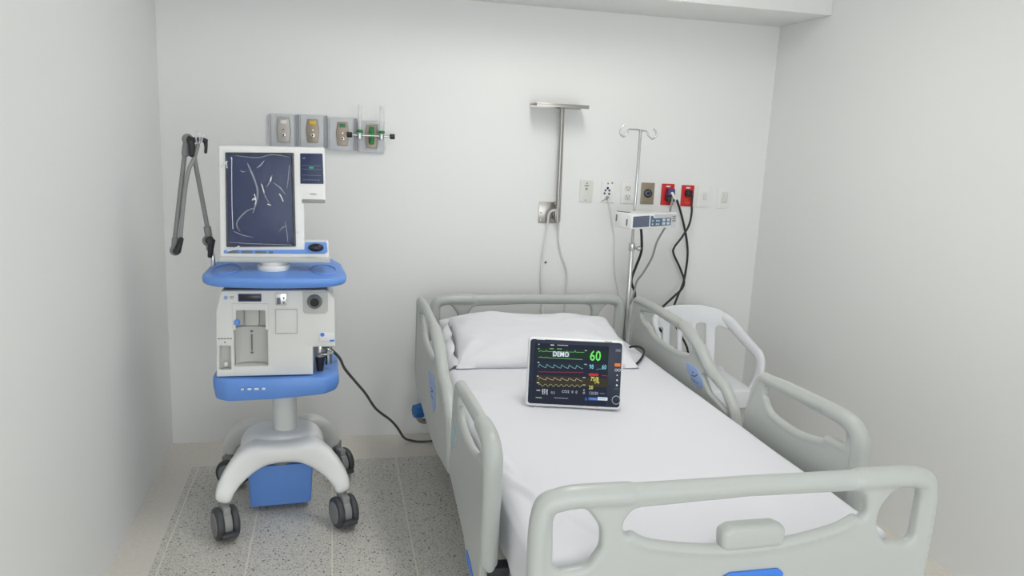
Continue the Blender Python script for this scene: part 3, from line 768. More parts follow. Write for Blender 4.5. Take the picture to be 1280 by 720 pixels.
MB().box(-.40, -.02, -.925, -.62, .975, 1.008, .004).build('shadow_gap_spacer', 'dark', vn)  # dark block stands in for the shade between housing and upper tray
# upper blue tray
out = round_poly([(-.40, -.56, .06), (-.462, -.75, .12), (-.480, -.95, .10), (-.425, -1.018, .12), (-.215, -1.052, .6), (.0, -1.018, .12), (.058, -.95, .10), (.035, -.75, .12), (-.03, -.56, .06)], .05)
rs = []
def ttop(x, y): return 1.030+.016*(1-((x+.21)/.27)**2)+.022*min(1, max(0, (y+1.05)/.30))
for z, k, b in ((1.006, .93, 0), (1.008, .965, 0), (1.014, .99, 0), (0, 1.0, -.012), (0, .995, -.003), (0, .975, 0)):
    rs.append([V((-.21+(p.x+.21)*k, -.80+(p.y+.80)*k, z or ttop(-.21+(p.x+.21)*k, -.80+(p.y+.80)*k)+b)) for p in out])
for k in (.93, .86, .78, .7, .6, .5, .4, .3, .1):
    rs.append([V((-.21+(p.x+.21)*k, -.80+(p.y+.80)*k, ttop(-.21+(p.x+.21)*k, -.80+(p.y+.80)*k))) for p in out])
ut = MB().rings(rs).build('upper_tray', 'blue', vn, sharp=50)
for x in (-.395, -.035):
    q = MB()
    ring = [V((x+.050*math.cos(a), -.88+.075*math.sin(a), ttop(x+.050*math.cos(a), -.88+.075*math.sin(a))+.001)) for a in [2*PI*k/28 for k in range(29)]]
    q.tube(ring, .0032, n=8, smooth=0, ends=False)
    q.build('cup_rim', 'blue', ut)
MB().cyl((-.222, -.885, 1.050), (-.222, -.885, 1.074), .060, n=40, bev=.004).build('turntable', 'white', vn)
MB().cyl((-.222, -.875, 1.070), (-.222, -.875, 1.094), .052, .050, n=40, bev=.004).build('monitor_neck', 'white', vn)
# screen unit
mo = round_poly([(-.412, 1.098, .006), (-.407, 1.517, .008), (-.030, 1.525, .008), (-.026, 1.318, .006), (-.103, 1.318, .004), (-.106, 1.168, .004), (-.016, 1.168, .008), (-.013, 1.098, .006)], .006)
sc = MB().slab(mo, [], f3(-.885), .065, .006).build('screen_housing', 'white', vn)
MB().soft((-.25, -.825, 1.31), (.12, .035, .16), .02, (6, 3, 6)).build('rear_cover', 'white', sc)
q = MB().slab(round_poly([(-.418, 1.087), (-.414, 1.107), (-.011, 1.107), (-.009, 1.087)], .004), [], f3(-.89), .085, .004); q.build('bottom_ledge', 'ventin', sc)
fo = round_poly([(-.388, 1.143), (-.136, 1.148), (-.141, 1.502), (-.384, 1.494)], .004)
fi = round_poly([(-.380, 1.152), (-.146, 1.156), (-.151, 1.492), (-.377, 1.485)], .003)
MB().slab(fo, [fi], f3(-.919), .006, .002).build('screen_bezel', 'screenblack', sc)
MB().slab(round_poly([(-.383, 1.148), (-.142, 1.152), (-.147, 1.496), (-.380, 1.489)], .003), [], f3(-.9175), .004, .001).build('screen', 'navy', sc)
# crinkled protective film over the screen
fm = MB(); nx, nz = 44, 60; vs = []
def filmy(u, v):
    return -.924-.0035*abs(noise.noise(V((u*5, v*8, 2))))-.0025*noise.noise(V((u*13, v*19, 5)))
for j in range(nz+1):
    v = j/nz; vs.append([fm.bm.verts.new(V((-.392+u*.262, filmy(u, v), 1.138+v*.365+u*.006))) for u in [i/nx for i in range(nx+1)]])
for j in range(nz):
    for i in range(nx): fm.bm.faces.new((vs[j][i], vs[j][i+1], vs[j+1][i+1], vs[j+1][i]))
film = fm.build('protective_film', 'film', sc, sharp=20)
def fp(cx, cy):        # crop (4.1125x of photo 260..420, 170..345) -> point on the film plane
    return at(260+cx/4.1125, 170+cy/4.1125, 'y', -.929)
for pts, w in (([(203, 140), (225, 190), (250, 255), (255, 300), (245, 350), (232, 395)], (.0018, .0040, .0035, .0045, .0040, .0015)),
               ([(240, 370), (200, 385), (160, 425), (148, 460), (165, 490)], (.001, .0028, .003, .0025, .001)),
               ([(290, 125), (270, 150), (250, 165)], (.001, .004, .001)), ([(330, 200), (318, 235), (300, 262)], (.001, .0035, .001)),
               ([(335, 240), (370, 265), (398, 300)], (.001, .003, .001)), ([(272, 240), (290, 300), (318, 352)], (.001, .0028, .001)),
               ([(405, 270), (413, 220), (418, 150)], (.0008, .0018, .001)), ([(130, 490), (180, 510), (228, 520)], (.001, .0022, .0008)),
               ([(165, 175), (180, 185), (192, 180)], (.0008, .002, .0008)), ([(140, 100), (250, 112), (330, 96), (415, 108)], (.001, .0018, .0018, .001)),
               ([(396, 440), (406, 500), (411, 545)], (.0008, .002, .001)), ([(110, 545), (200, 552), (300, 556), (430, 560)], (.001, .002, .0015, .001)),
               ([(365, 490), (385, 470), (405, 465)], (.0008, .0018, .0008))):
    MB().tube([fp(*p) for p in pts], list(w), n=6, smooth=5).build('film_crease', 'crease', film)  # pale translucent strips paint the glints along the film's creases
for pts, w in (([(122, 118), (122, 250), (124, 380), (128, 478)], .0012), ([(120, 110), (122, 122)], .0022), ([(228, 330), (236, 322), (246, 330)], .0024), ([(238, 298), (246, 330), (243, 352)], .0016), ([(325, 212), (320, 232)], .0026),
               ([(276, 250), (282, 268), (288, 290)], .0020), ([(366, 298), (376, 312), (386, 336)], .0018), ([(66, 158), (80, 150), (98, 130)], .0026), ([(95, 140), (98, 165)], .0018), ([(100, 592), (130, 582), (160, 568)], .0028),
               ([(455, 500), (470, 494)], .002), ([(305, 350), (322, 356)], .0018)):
    MB().tube([fp(*p) for p in pts], w, n=6, smooth=4).build('film_fold', 'creasehi', film)  # near-white strips paint the brightest highlights on the film's folds
# wing with key panel
kp = MB().slab(round_poly([(-.118, 1.388), (-.033, 1.390), (-.037, 1.503), (-.118, 1.501)], .002), [], f3(-.919), .004, .001).build('key_panel', 'navy', sc)
q = MB()
for z in (1.457, 1.443, 1.421): q.box(-.112, -.042, -.9222, -.920, z-.0008, z+.0008, 0)
q.box(-.110, -.100, -.9222, -.920, 1.481, 1.486, 0)
for k in range(5): q.box(-.100+k*.011, -.092+k*.011, -.9222, -.920, 1.402, 1.405, 0)
q.torus((-.106, -.9215, 1.403), .004, .0008, 'y', 12, 6)
q.build('panel_lines', 'slate', kp)
MB().box(-.086, -.070, -.9225, -.920, 1.446, 1.453, .001).build('green_lamp', em((60, 170, 130)), kp)
q = MB(); q.box(-.083, -.060, -.919, -.917, 1.349, 1.3515, 0); q.build('maker_mark', 'ink', sc)
q = MB().box(-.113, -.027, -.922, -.86, 1.316, 1.330, .003); lg = q.build('wing_ledge', 'gcord', sc)
# control strip and knob
cs = MB().slab(round_poly([(-.398, 1.119), (-.398, 1.131), (-.105, 1.137), (-.103, 1.166), (-.022, 1.167), (-.018, 1.130), (-.028, 1.121)], .004), [], f3(-.9185), .004, .001).build('control_strip', 'blue', sc)
q = MB()
for a, b in ((-.385, -.345), (-.335, -.295), (-.285, -.245), (-.235, -.220)): q.box(a, b, -.9225, -.919, 1.120, 1.130, .002)
q.build('strip_label', 'ink', cs)
kb = MB(); kb.ell((-.062, -.928, 1.146), .029, .016, .016, 28, 14); kb.build('knob', 'screenblack', cs)

# ---- hose support arm with three joints, standing on the tray corner
ar = thing('hose_support_arm', (-.465, -.80, 1.03), 'jointed grey hose support arm beside the ventilator screen', 'support arm')
YA = -.80
def A(u, v, y=YA): return at(u, v, 'y', y)
MB().tube([A(267, 338), A(266.5, 330), A(266, 322), A(264.5, 312)], .0085, n=12, smooth=3).build('post', 'chrome', ar)
q = MB(); q.tube([A(262.5, 312), A(262, 302), A(259, 284)], .014, n=12, smooth=3); q.ell(A(259.5, 301), .020, .020, .021); q.build('lower_joint', 'mid', ar)
q = MB(); q.tube([A(265, 300, YA-.03), A(263.5, 310, YA-.03), A(262.5, 321, YA-.03)], (.013, .011, .009), n=12, smooth=3); q.cyl(A(260, 301, YA), A(263, 300, YA-.045), .014, n=16, bev=.003); q.build('clamp_lever', 'black', ar)
MB().tube([A(260, 288), A(241.5, 190)], .0088, n=12, smooth=0).build('arm_tube', 'mid', ar)
q = MB(); q.ell(A(234.5, 174, YA-.01), .021, .02, .021); q.tube([A(234, 176, YA-.01), A(232, 186, YA-.01), A(231.5, 194, YA-.01)], .0135, n=12, smooth=3); q.build('top_joint', 'mid', ar)
q = MB(); q.tube([A(236, 174, YA-.03), A(243, 175, YA-.035), A(252, 174.5, YA-.035), A(258, 177, YA-.035)], (.014, .010, .009, .010), n=12, smooth=4)
q.tube([A(238, 176, YA-.04), A(240, 184, YA-.04), A(239.5, 195, YA-.04)], (.014, .012, .009), n=12, smooth=3)
q.tube([A(257, 178, YA-.035), A(257.5, 184, YA-.035), A(257, 191, YA-.035)], (.008, .006, .0055), n=10, smooth=3); q.build('clamp_lever', 'black', ar)
MB().tube([A(231, 192, YA-.01), A(218.5, 300, YA-.01)], .0088, n=12, smooth=0).build('arm_tube', 'mid', ar)
q = MB(); q.tube([A(219.5, 298, YA-.01), A(218.5, 312, YA-.01)], .0135, n=12, smooth=0); q.ell(A(219, 313, YA-.01), .020, .02, .020); q.build('end_joint', 'mid', ar)
q = MB(); q.tube([A(227, 298, YA-.035), A(224.5, 306, YA-.035), A(221.5, 314, YA-.035)], (.008, .010, .014), n=12, smooth=3); q.cyl(A(220.5, 314, YA), A(221, 314, YA-.045), .014, n=16, bev=.003); q.build('clamp_lever', 'black', ar)
MB().tube([A(225.5, 298, YA-.02), A(230, 248, YA-.02), A(235.5, 214, YA-.02), A(243, 197, YA-.02), A(247.5, 180, YA-.02)], .0078, n=12, smooth=6).build('hose_rod', 'gcord', ar)
q = MB(); q.tube([A(246, 180, YA-.045), A(245, 170, YA-.045), A(247.5, 165, YA-.045), A(249.5, 170, YA-.045), A(249.5, 179, YA-.045)], .0035, n=8, smooth=6)
q.tube([A(251.5, 180, YA-.045), A(253, 172, YA-.045), A(254.5, 168, YA-.045)], .0035, n=8, smooth=4); q.build('hose_hook', 'clear', ar)

# ---- power cord from the ventilator to behind the bed
pc = [V((-.035, -.90, .742)), at(409, 433, 'y', -.88), at(424, 447, 'y', -.75), at(431, 461, 'y', -.68), at(446, 479, 'y', -.58), at(457, 492, 'y', -.50), at(470, 511, 'y', -.42), at(488, 525, 'y', -.33), at(497, 535, 'y', -.27), at(505, 547, 'y', -.17), at(514, 550.5, 'z', .008), at(530, 552, 'z', .008), V((.62, -.12, .008)), V((.80, -.09, .008))]
o = MB().tube(pc, .0062, n=8, smooth=6).build('grey_cable', 'ccord')
centered(tag(o, 'dark grey power cord running from the ventilator down to the floor behind the bed', 'cord'))

# ================================================================ GAS OUTLETS
gas_mid = [(-.229, 1.578), (-.094, 1.581), (.047, 1.574), (.186, 1.567)]
gx = [(-.296, -.166), (-.160, -.030), (-.024, .112), (.118, .250)]
gl = [('square aluminium gas outlet plate with a pale outlet, leftmost in the wall row', 'white'), ('square aluminium gas outlet plate with a yellow tag', 'yellow'),
      ('square aluminium gas outlet plate with a green tag and no fitting', 'greendk'), ('square aluminium gas outlet plate behind the twin flow meter rod', 'greendk')]
for i, ((x0, x1), (mx, mz), (lab, tg)) in enumerate(zip(gx, gas_mid, gl)):
    zt = mz+.075; zb = mz-.078
    g = thing('gas_outlet', ((x0+x1)/2, 0, zb), lab, 'gas outlet', 'gas outlets in a row on the head wall')
    dpt = (.022, .022, .034, .022)[i]
    bp = MB().box(x0, x1, -dpt, 0, zb, zt, .003).build('back_plate', 'gasplate', g)
    q = MB()
    if i < 3:
        q.box(x1-.012, x1-.007, -dpt-.003, -dpt+.002, zb+.002, zt-.002, .001); q.box(x1-.004, x1+.004, -dpt-.004, -.001, zb-.002, zt+.001, .001)
    q.box(x0+.006, x0+.010, -dpt-.002, -dpt+.002, zb+.004, zt-.004, .001)
    q.build('edge_rail', 'gasdark', bp)
    # barrel-shaped outlet face with rim
    w, h = .030, .056
    def barrel(k): return round_poly([(mx-w*.80*k, mz-h*k), (mx-w*1.02*k, mz, .1), (mx-w*.80*k, mz+h*k), (mx+w*.80*k, mz+h*k), (mx+w*1.02*k, mz, .1), (mx+w*.80*k, mz-h*k)], .006)
    fc = MB().slab(barrel(1.0), [], f3(-dpt-.004), .008, .002).build('outlet_face', 'outletpale' if i == 0 else 'outlet', g)
    if i in (0, 3): MB().slab(barrel(1.22), [barrel(1.12)], f3(-dpt-.002), .005, .001).build('face_rim', 'gasplate', g)
    MB().box(mx-.014, mx+.014, -dpt-.010, -dpt-.006, mz+.030, mz+.048, .002).build('colour_tag', tg, fc)
    if i != 3:
        MB().cyl((mx, -dpt-.006, mz-.022), (mx, -dpt-.013, mz-.022), .0105, n=20, bev=.002).build('socket_ring', 'chrome', fc)
        MB().cyl((mx, -dpt-.0125, mz-.022), (mx, -dpt-.0145, mz-.022), .0045, n=12).build('socket_hole', 'hole', fc)
        MB().cyl((mx, -dpt-.006, mz+.004), (mx, -dpt-.011, mz+.004), .005, n=14, bev=.001).build('release_button', 'chrome' if i else 'outlet', fc)
# twin flow meter plugged into the fourth outlet
fmz = 1.571
fl = thing('twin_flow_meter', (.183, -.03, 1.53), 'twin oxygen flow meter with a steel cross rod, black end knobs and two clear tubes', 'flow meter')
MB().cyl((.186, -.028, 1.567), (.186, -.075, fmz), .015, n=20, bev=.003).build('inlet_body', 'green', fl)
q = MB(); q.soft((.186, -.045, 1.548), (.013, .016, .020), .008, (4, 4, 4)); q.soft((.186, -.045, 1.592), (.013, .014, .010), .006, (4, 4, 4)); q.build('green_adapter', 'green', fl)
MB().cyl((.085, -.075, fmz), (.280, -.075, fmz), .0048, n=12).build('cross_rod', 'chrome', fl)
for x in (.080, .284): MB().cyl((x-.012, -.075, fmz), (x+.012, -.075, fmz), .0125, n=20, bev=.002).build('knob', 'black', fl)
for x in (.128, .232):
    b = MB(); b.cyl((x, -.075, fmz-.022), (x, -.075, fmz+.020), .0125, n=20, bev=.002); o = b.build('meter_body', 'chrome', fl)
    MB().cyl((x, -.075, fmz+.012), (x, -.075, fmz+.026), .0155, n=20, bev=.002).build('green_collar', 'green', fl)
    MB().cyl((x, -.075, fmz+.026), (x, -.075, 1.715), .0095, n=20, bev=.002).build('clear_tube', 'clear', fl)

# ================================================================ WALL PLATES
def wall_plate(x, z, m, label, cat='wall plate', name='wall_plate', w=.072, h=.116, group='wall plates in a row above the bed head', th=.006):
    t = thing(name, (x, 0, z-h/2), label, cat, group)
    p = MB().slab(round_poly([(x-w/2, z-h/2), (x+w/2, z-h/2), (x+w/2, z+h/2), (x-w/2, z+h/2)], .004), [], f3(-th/2), th, .002).build('face_plate', m, t)
    return t, p
def dots(p, pts, r, m, name='contact_hole', y=-.0062):
    for i, (x, z) in enumerate(pts):
        MB().cyl((x, y, z), (x, y-.0016, z), r, n=10).build(name, m, p)
t, p = wall_plate(1.318, 1.330, 'plateoff', 'off-white wall plate with two small coaxial sockets, leftmost of the wall plates')
dots(p, [(1.318, 1.343)], .0065, 'outlet', 'coaxial_socket'); dots(p, [(1.318, 1.372)], .004, 'ink', 'screw'); dots(p, [(1.316, 1.283)], .003, 'ink', 'screw')
MB().box(1.306, 1.330, -.0075, -.0055, 1.357, 1.362, .0005).build('label_strip', 'ink', p)
t, p = wall_plate(1.442, 1.330, 'plate', 'white socket plate with scattered violet round sockets and a thin lead plugged in', w=.076)
dots(p, [(1.437, 1.375), (1.460, 1.378)], .0045, 'ink', 'small_socket'); dots(p, [(1.437, 1.350)], .0065, 'screenblack', 'round_socket')
dots(p, [(1.425, 1.338), (1.447, 1.338), (1.421, 1.322), (1.447, 1.320)], .0062, 'purple', 'round_socket'); dots(p, [(1.414, 1.283), (1.425, 1.288)], .0035, 'ink', 'small_socket')
pl = MB().cyl((1.437, -.006, 1.300), (1.437, -.026, 1.297), .010, .007, n=16, bev=.002).build('lead_plug', 'gcord', p)
t, p = wall_plate(1.553, 1.328, 'plate', 'white duplex power outlet immediately left of the tan plate', 'power outlet', 'power_outlet', w=.078)
for zc in (1.352, 1.306):
    s_ = MB().slab(round_poly([(1.553-.017, zc-.015), (1.553+.017, zc-.015), (1.553+.017, zc+.015), (1.553-.017, zc+.015)], .009), [], f3(-.007), .004, .001).build('socket', 'plateoff', p)
    for dx, dz, ww, hh in ((-.007, .004, .0012, .005), (.007, .004, .0012, .004), (0, -.008, .0025, .0025)):
        MB().box(1.553+dx-ww, 1.553+dx+ww, -.0098, -.0085, zc+dz-hh, zc+dz+hh, 0).build('slot', 'hole', s_)
t, p = wall_plate(1.668, 1.328, 'tan', 'tan metal wall plate with a round black centre socket', w=.076)
MB().cyl((1.668, -.006, 1.329), (1.668, -.014, 1.329), .0235, n=32, bev=.003).build('round_socket', 'screenblack', p)
MB().torus((1.668, -.0145, 1.329), .012, .0025, 'y').build('socket_ring', 'keypad', p)
t, p = wall_plate(1.785, 1.326, 'red', 'red power outlet holding a chunky violet and black plug', 'power outlet', 'power_outlet', w=.074)
MB().box(1.773, 1.797, -.0075, -.0055, 1.366, 1.374, .0005).build('label_strip', 'stickerwhite', p)
t2, p2 = wall_plate(1.903, 1.322, 'red', 'red power outlet with a small black plug, nearest the light switches', 'power outlet', 'power_outlet', w=.074)
MB().box(1.891, 1.915, -.0075, -.0055, 1.362, 1.370, .0005).build('label_strip', 'stickerwhite', p2)
MB().slab(round_poly([(1.886, 1.275), (1.920, 1.275), (1.920, 1.312), (1.886, 1.312)], .009), [], f3(-.007), .004, .001).build('socket', 'redlit', p2)
for k in (-1, 1): MB().box(1.903+k*.007-.0012, 1.903+k*.007+.0012, -.0098, -.0085, 1.294, 1.304, 0).build('slot', 'hole', p2)
for x, z, lab in ((2.004, 1.322, 'white single light switch, immediately right of the red outlets'), (2.126, 1.317, 'white light switch with an ivory rocker, rightmost on the head wall')):
    t, p = wall_plate(x, z, 'plate', lab, 'light switch', 'light_switch', w=.082, h=.118)
    q = round_poly([(x-.020, z-.030), (x+.020, z-.030), (x+.020, z+.032), (x-.020, z+.032)], .003)
    fr_ = MB().slab(q, [], f3(-.0065), .004, .001).build('switch_frame', 'plateoff' if x > 2.1 else 'plate', p)
    rk = MB(); rk.box(x-.010, x+.012, -.0125, -.007, z-.020, z+.020, .002, mtx=None); rk.build('rocker', 'plateoff', fr_)
    q = MB(); q.box(x-.024, x+.024, -.0085, -.006, z-.050, z-.048, .0003); q.build('seam', 'plateoff', p)

# ================================================================ WALL BRACKET WITH SHELF
wb = thing('wall_bracket', (1.12, 0, 1.15), 'stainless T-shaped wall bracket with a square base plate and narrow top shelf', 'bracket')
bpl = MB().box(1.062, 1.166, -.006, 0, 1.156, 1.268, .001).build('base_plate', 'steel', wb)
for dx, dz in ((.012, .012), (.012, .10), (.088, .10), (.012, .056)): MB().ell((1.062+dx, -.0065, 1.156+dz), .005, .003, .005, 12, 6).build('screw', 'chrome', bpl)
MB().box(1.137, 1.166, -.060, -.004, 1.18, 1.24, .004).build('arm', 'steel', wb)
q = MB(); q.tube([(1.151, -.055, 1.17), (1.148, -.055, 1.45), (1.143, -.055, 1.758)], .0095, n=12, smooth=2); q.tube([(1.165, -.040, 1.17), (1.160, -.040, 1.45), (1.153, -.040, 1.758)], .0075, n=12, smooth=2); q.build('upright', 'steel', wb)
xa = at(671, 131, 'y', -.15).x; xb = at(736.5, 132, 'y', -.15).x; zz = at(703, 132, 'y', -.15).z
q = MB(); q.box(xa, xb, -.150, -.012, zz+.004, zz+.008, .001); q.box(xa, xb, -.152, -.148, zz-.010, zz+.008, .001); q.box(xa, xb, -.014, -.010, zz-.010, zz+.008, .001); q.build('top_shelf', 'steel', wb)
# two pale leads hanging from the bracket
def lead(name, m, pts, r, label, sm=6):
    o = MB().tube(pts, r, n=8, smooth=sm).build(name, m); return centered(tag(o, label, 'cable'))
def W(u, v, y=-.02): return at(u, v, 'y', y)
hl = lead('hanging_lead', 'wcord', [W(697, 264, -.05), W(691, 263, -.05), W(686, 268, -.04), W(684, 285), W(680, 310), W(677, 335), W(676.5, 365), W(677.5, 385)], .0058, 'white lead hooked over the bracket plate, hanging to a white connector')
MB().cyl(W(677.5, 384), W(678, 394), .010, .0085, n=14, bev=.002).build('connector', 'white', hl)
lead('hanging_lead', 'wcord', [W(699, 276, -.03), W(698.5, 300), W(702, 318), W(708, 336), W(709, 350), W(707, 370), W(705, 395), W(706, 420)], .0048, 'pale lead bulging right below the wall bracket, behind the headboard')
o = MB().ell(W(682, 328, -.004), .007, .004, .007, 14, 8).build('wall_screw', 'ink'); centered(tag(o, 'small grey screw in the wall under the bracket', 'screw'))

# ================================================================ IV POLE AND INFUSION PUMP
YP = -.22
ip = thing('iv_pole', (1.513, YP, .30), 'slim chrome drip stand pole with two open hooks at the head of the bed', 'drip stand')
MB().cyl((1.513, YP, 1.02), (1.513, YP, 1.664), .0075, n=16, bev=.001).build('inner_pole', 'chrome', ip)
MB().cyl((1.516, YP, .30), (1.513, YP, 1.05), .0125, n=18, bev=.002).build('outer_pole', 'chrome', ip)
q = MB(); q.cyl((1.513, YP, 1.045), (1.513, YP, 1.085), .017, n=18, bev=.003); q.cyl((1.513, YP, 1.062), (1.535, YP-.03, 1.062), .007, n=12); q.ell((1.538, YP-.034, 1.062), .013, .013, .013); q.build('height_clamp', 'chrome', ip)
MB().box(1.47, 1.53, YP-.035, YP+.02, .405, .43, .005).build('socket_bracket', 'steel', ip)
def HK(cx, cy): return at(760+cx/6, 140+cy/6, 'y', YP)
q = MB(); q.tube([HK(228, 132), HK(190, 130), HK(152, 131), HK(146, 160), HK(120, 184), HK(95, 170), HK(90, 142), HK(104, 118), HK(121, 98)], .0042, n=10, smooth=6); q.build('hook', 'chrome', ip)
q = MB(); q.tube([HK(228, 135), HK(260, 140), HK(290, 146), HK(302, 175), HK(334, 203), HK(362, 178), HK(358, 148), HK(342, 126)], .0042, n=10, smooth=6); q.build('hook', 'chrome', ip)
pm = thing('infusion_pump', (1.43, -.40, 1.176), 'white infusion pump with grey display clamped to the drip stand', 'infusion pump', rot=(0, 0, R(20)))
MB().slab(round_poly([(0, 0), (.300, .004), (.304, .080), (.0, .076)], .008), [], lambda a, b, d: V((a, .065-d, b)), .13, .006).build('case', 'white', pm, local=True)
PX = lambda a, b, d: V((a, -.0005-d, b))
MB().slab(round_poly([(.008, .010), (.115, .012), (.115, .068), (.008, .064)], .002), [], PX, .003, .0008).build('display_window', 'slate', pm, local=True)
kp = MB().slab(round_poly([(.124, .012), (.262, .016), (.262, .056), (.145, .054, .004), (.138, .066, .003), (.124, .066)], .003), [], PX, .003, .0008).build('keypad', 'keypad', pm, local=True)
for cx in range(4):
    for cz in range(2):
        MB().cyl((.137+cx*.0135, -.0018, .024+cz*.017), (.137+cx*.0135, -.0036, .024+cz*.017), .0042, n=12).build('key', 'keylight' if cx != 1 else 'slate', kp, local=True)
for cx in range(2):
    for cz in range(2):
        MB().box(.203+cx*.030, .222+cx*.030, -.0042, -.0018, .020+cz*.018, .033+cz*.018, .002).build('key', 'keylight', kp, local=True)
MB().slab(round_poly([(.150, .060), (.262, .060), (.262, .030, .002), (.298, .030), (.300, .074), (.148, .074)], .003), [], PX, .0025, .0006).build('grey_panel', 'gasplate', pm, local=True)
MB().box(.268, .296, -.0045, -.0005, .008, .026, .002).build('corner_key', 'keylight', pm, local=True)
q = MB()
for k in range(3): q.box(.272, .292, -.0035, -.0015, .037+k*.011, .041+k*.011, .0005)
q.build('side_marks', 'ink', pm, local=True)
q = MB(); q.box(-.0030, .0, .030, .038, .016, .048, .001); q.box(-.0030, 0, .110, .118, .030, .062, .001); q.build('side_slot', 'ink', pm, local=True)
q = MB(); q.tube([(.01, .125, .078), (.035, .055, .0785)], .0018, n=6, smooth=0); q.build('top_seam', 'ink', pm, local=True)
q = MB(); q.box(.09, .16, .128, .152, .016, .062, .004); q.build('pole_clamp', 'gcord', pm, local=True)
# cables round the pump
YC = -.16
lead('pump_power_cable', 'black', [at(801, 284, 'y', -.30), at(802, 296, 'y', -.26), at(801.5, 315, 'y', -.20), at(795, 333, 'y', YC), at(789.5, 348, 'y', YC), at(790, 356, 'y', YC), at(793.5, 366, 'y', YC), V((1.57, YC-.02, .72)), V((1.575, YC-.02, .5))], .0070, 'thick black cable hanging from the underside of the infusion pump')
lead('outlet_lead', 'wcord', [V((1.437, -.024, 1.297)), at(763, 262, 'y', -.03), at(766, 280, 'y', -.03), at(768, 300, 'y', -.02), at(768, 330, 'y', -.02), at(770, 350, 'y', -.02), at(774, 372, 'y', -.02), at(776, 395, 'y', -.02), at(776, 420, 'y', -.02)], .0030, 'thin pale lead dropping from the violet-dotted socket plate')
# plug and cords from the red outlets
pg = thing('power_plug', (1.79, -.01, 1.29), 'chunky violet and black plug in the left red outlet', 'plug')
MB().soft((1.792, -.028, 1.338), (.020, .018, .022), .007, (4, 4, 4)).build('plug_top', 'purple', pg)
MB().soft((1.789, -.032, 1.306), (.022, .022, .018), .008, (4, 4, 4)).build('plug_body', 'black', pg)
MB().tube([at(840, 241, 'y', -.05), at(843, 247, 'y', -.06), at(845, 250, 'y', -.06)], (.008, .006, .004), n=12, smooth=3).build('white_boot', 'white', pg)
lead('outlet_cable', 'gcord', [at(841, 245, 'y', -.055), at(840, 252, 'y', -.06), at(838, 262, 'y', -.07), at(837, 270, 'y', -.08), at(834, 280, 'y', -.10), at(828, 290, 'y', -.12), at(821, 303, 'y', -.13), at(815, 322, 'y', -.15), at(804, 341, 'y', -.15), at(796, 352, 'y', -.15), at(793, 364, 'y', -.18), at(789, 377, 'y', -.20), at(784, 387, 'y', -.20), V((1.545, -.16, .62)), V((1.55, -.16, .45))], .0056, 'grey cable running from the violet plug behind the pump and down to the bed head')
pg = thing('power_plug', (1.903, -.01, 1.33), 'small black right-angle plug in the right red outlet', 'plug')
MB().soft((1.900, -.024, 1.338), (.017, .018, .018), .008, (4, 4, 4)).build('plug_body', 'black', pg)
MB().cyl((1.905, -.038, 1.334), (1.915, -.048, 1.318), .008, .006, n=12).build('strain_relief', 'black', pg)
lead('black_cable', 'black', [V((1.912, -.046, 1.322)), at(864.5, 252, 'y', -.05), at(864.5, 266, 'y', -.05), at(861, 282, 'y', -.05), at(852, 297, 'y', -.05), at(843, 309, 'y', -.05), at(842, 317, 'y', -.05), at(850, 335, 'y', -.05), at(855, 350, 'y', -.06), at(853, 360, 'y', -.07), at(843, 370, 'y', -.12), at(829, 383, 'y', -.18), at(820, 393, 'y', -.24), at(819, 400, 'y', -.26), at(825, 412, 'y', -.28), at(834, 420, 'y', -.30), at(831, 424, 'y', -.30), at(827, 423, 'y', -.30)], .0062, 'black power cord from the right red outlet, its lower end curled in the rail opening')
lead('black_cable', 'black', [at(846, 250, 'y', -.06), at(848, 256, 'y', -.055), at(850, 262, 'y', -.05), at(855, 282, 'y', -.045), at(859, 305, 'y', -.038), at(859, 325, 'y', -.04), at(854.5, 352, 'y', -.045), at(848, 368, 'y', -.09), at(842, 384, 'y', -.15), at(840, 396, 'y', -.20), at(848, 414, 'y', -.24), at(856, 428, 'y', -.27), at(860, 440, 'y', -.28), at(864, 470, 'y', -.26)], .0062, 'black power cord from the violet plug, hanging down past the chair back')

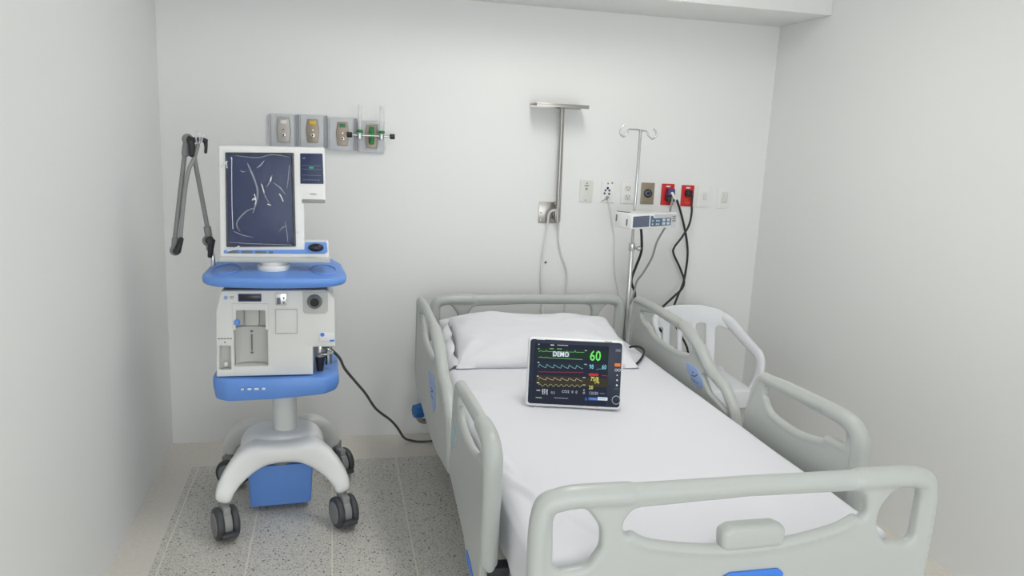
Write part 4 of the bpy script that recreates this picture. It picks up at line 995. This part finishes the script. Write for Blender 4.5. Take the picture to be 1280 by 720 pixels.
# ================================================================ PLASTIC CHAIR
ch = thing('plastic_armchair', (1.83, -.47, 0), 'white moulded plastic armchair between the bed and the right wall', 'chair')
CX = 1.822
def backf(a, b, d):        # gently curved, reclined back
    t = (b-.38)/.40; y = -.335+.055*t-.10*((a-CX)/.26)**2
    return V((a, y-d, b))
half_ = [(.150, .655, .015), (.165, .668, .02), (.215, .650, .02), (.243, .672, .02), (.222, .716, .04), (.165, .757, .06), (.08, .770, .1)]
bo = round_poly([(CX-.150, .385, .01), (CX+.150, .385, .01)]+[(CX+x, z, r) for x, z, r in half_]+[(CX-x, z, r) for x, z, r in reversed(half_)], .02)
slots = [round_poly([(CX+x0, .42), (CX+x0, .675), (CX+x1, .675), (CX+x1, .42)], .016) for x0, x1 in ((-.102, -.054), (-.024, .024), (.054, .102))]
MB().slab(bo, slots, backf, .020, .008).build('backrest', 'chair', ch, sharp=60)
st = MB().soft((CX, -.50, .415), (.215, .19, .018), .016, (16, 12, 3), lambda p, n: V((0, 0, -.018*(1-(p.x/.23)**2)*(1-(p.y/.2)**2)))).build('seat', 'chair', ch, sharp=60)
MB().soft((CX, -.683, .385), (.215, .016, .045), .014, (10, 3, 4)).build('seat_apron', 'chair', st)
for s in (-1, 1):
    # arm leaving the back's shoulder, sweeping forward, down and in to the seat front
    P_ = [(CX+s*.190, -.335, .712), (CX+s*.215, -.375, .690), (CX+s*.235, -.47, .640), (CX+s*.244, -.57, .605), (CX+s*.245, -.63, .582), (CX+s*.240, -.655, .53), (CX+s*.222, -.66, .46), (CX+s*.190, -.662, .41)]
    MB().tube(P_, (.030, .031, .029, .027, .027, .026, .026, .024), n=14, smooth=6, sq=.6).build('armrest', 'chair', ch, sharp=60)
    for y0, y1 in ((-.655, -.70), (-.30, -.23)):
        MB().tube([(CX+s*.212, y0, .42), (CX+s*.232, (y0+y1)/2, .2), (CX+s*.25, y1, .012)], (.028, .022, .018), n=12, smooth=3).build('leg', 'chair', ch, sharp=60)

# ================================================================ CAMERA, WORLD, VIEW
cam = bpy.data.cameras.new('camera'); co = bpy.data.objects.new('camera', cam); COL.objects.link(co)
cam.sensor_fit = 'HORIZONTAL'; cam.sensor_width = 36; cam.lens = 36*F_PX/1280; cam.clip_start = .02
m3 = Matrix((RT, UP, -_f)).transposed(); co.matrix_world = Matrix.Translation(CAM) @ m3.to_4x4()
sc_ = bpy.context.scene; sc_.camera = co
w = bpy.data.worlds.new('world'); sc_.world = w; w.use_nodes = True
w.node_tree.nodes['Background'].inputs[0].default_value = (.8, .85, .9, 1); w.node_tree.nodes['Background'].inputs[1].default_value = .3
sc_.view_settings.view_transform = 'Standard'; sc_.view_settings.look = 'None'; sc_.view_settings.gamma = 1
sc_.view_settings.exposure = EXPO; sc_.view_settings.use_curve_mapping = False
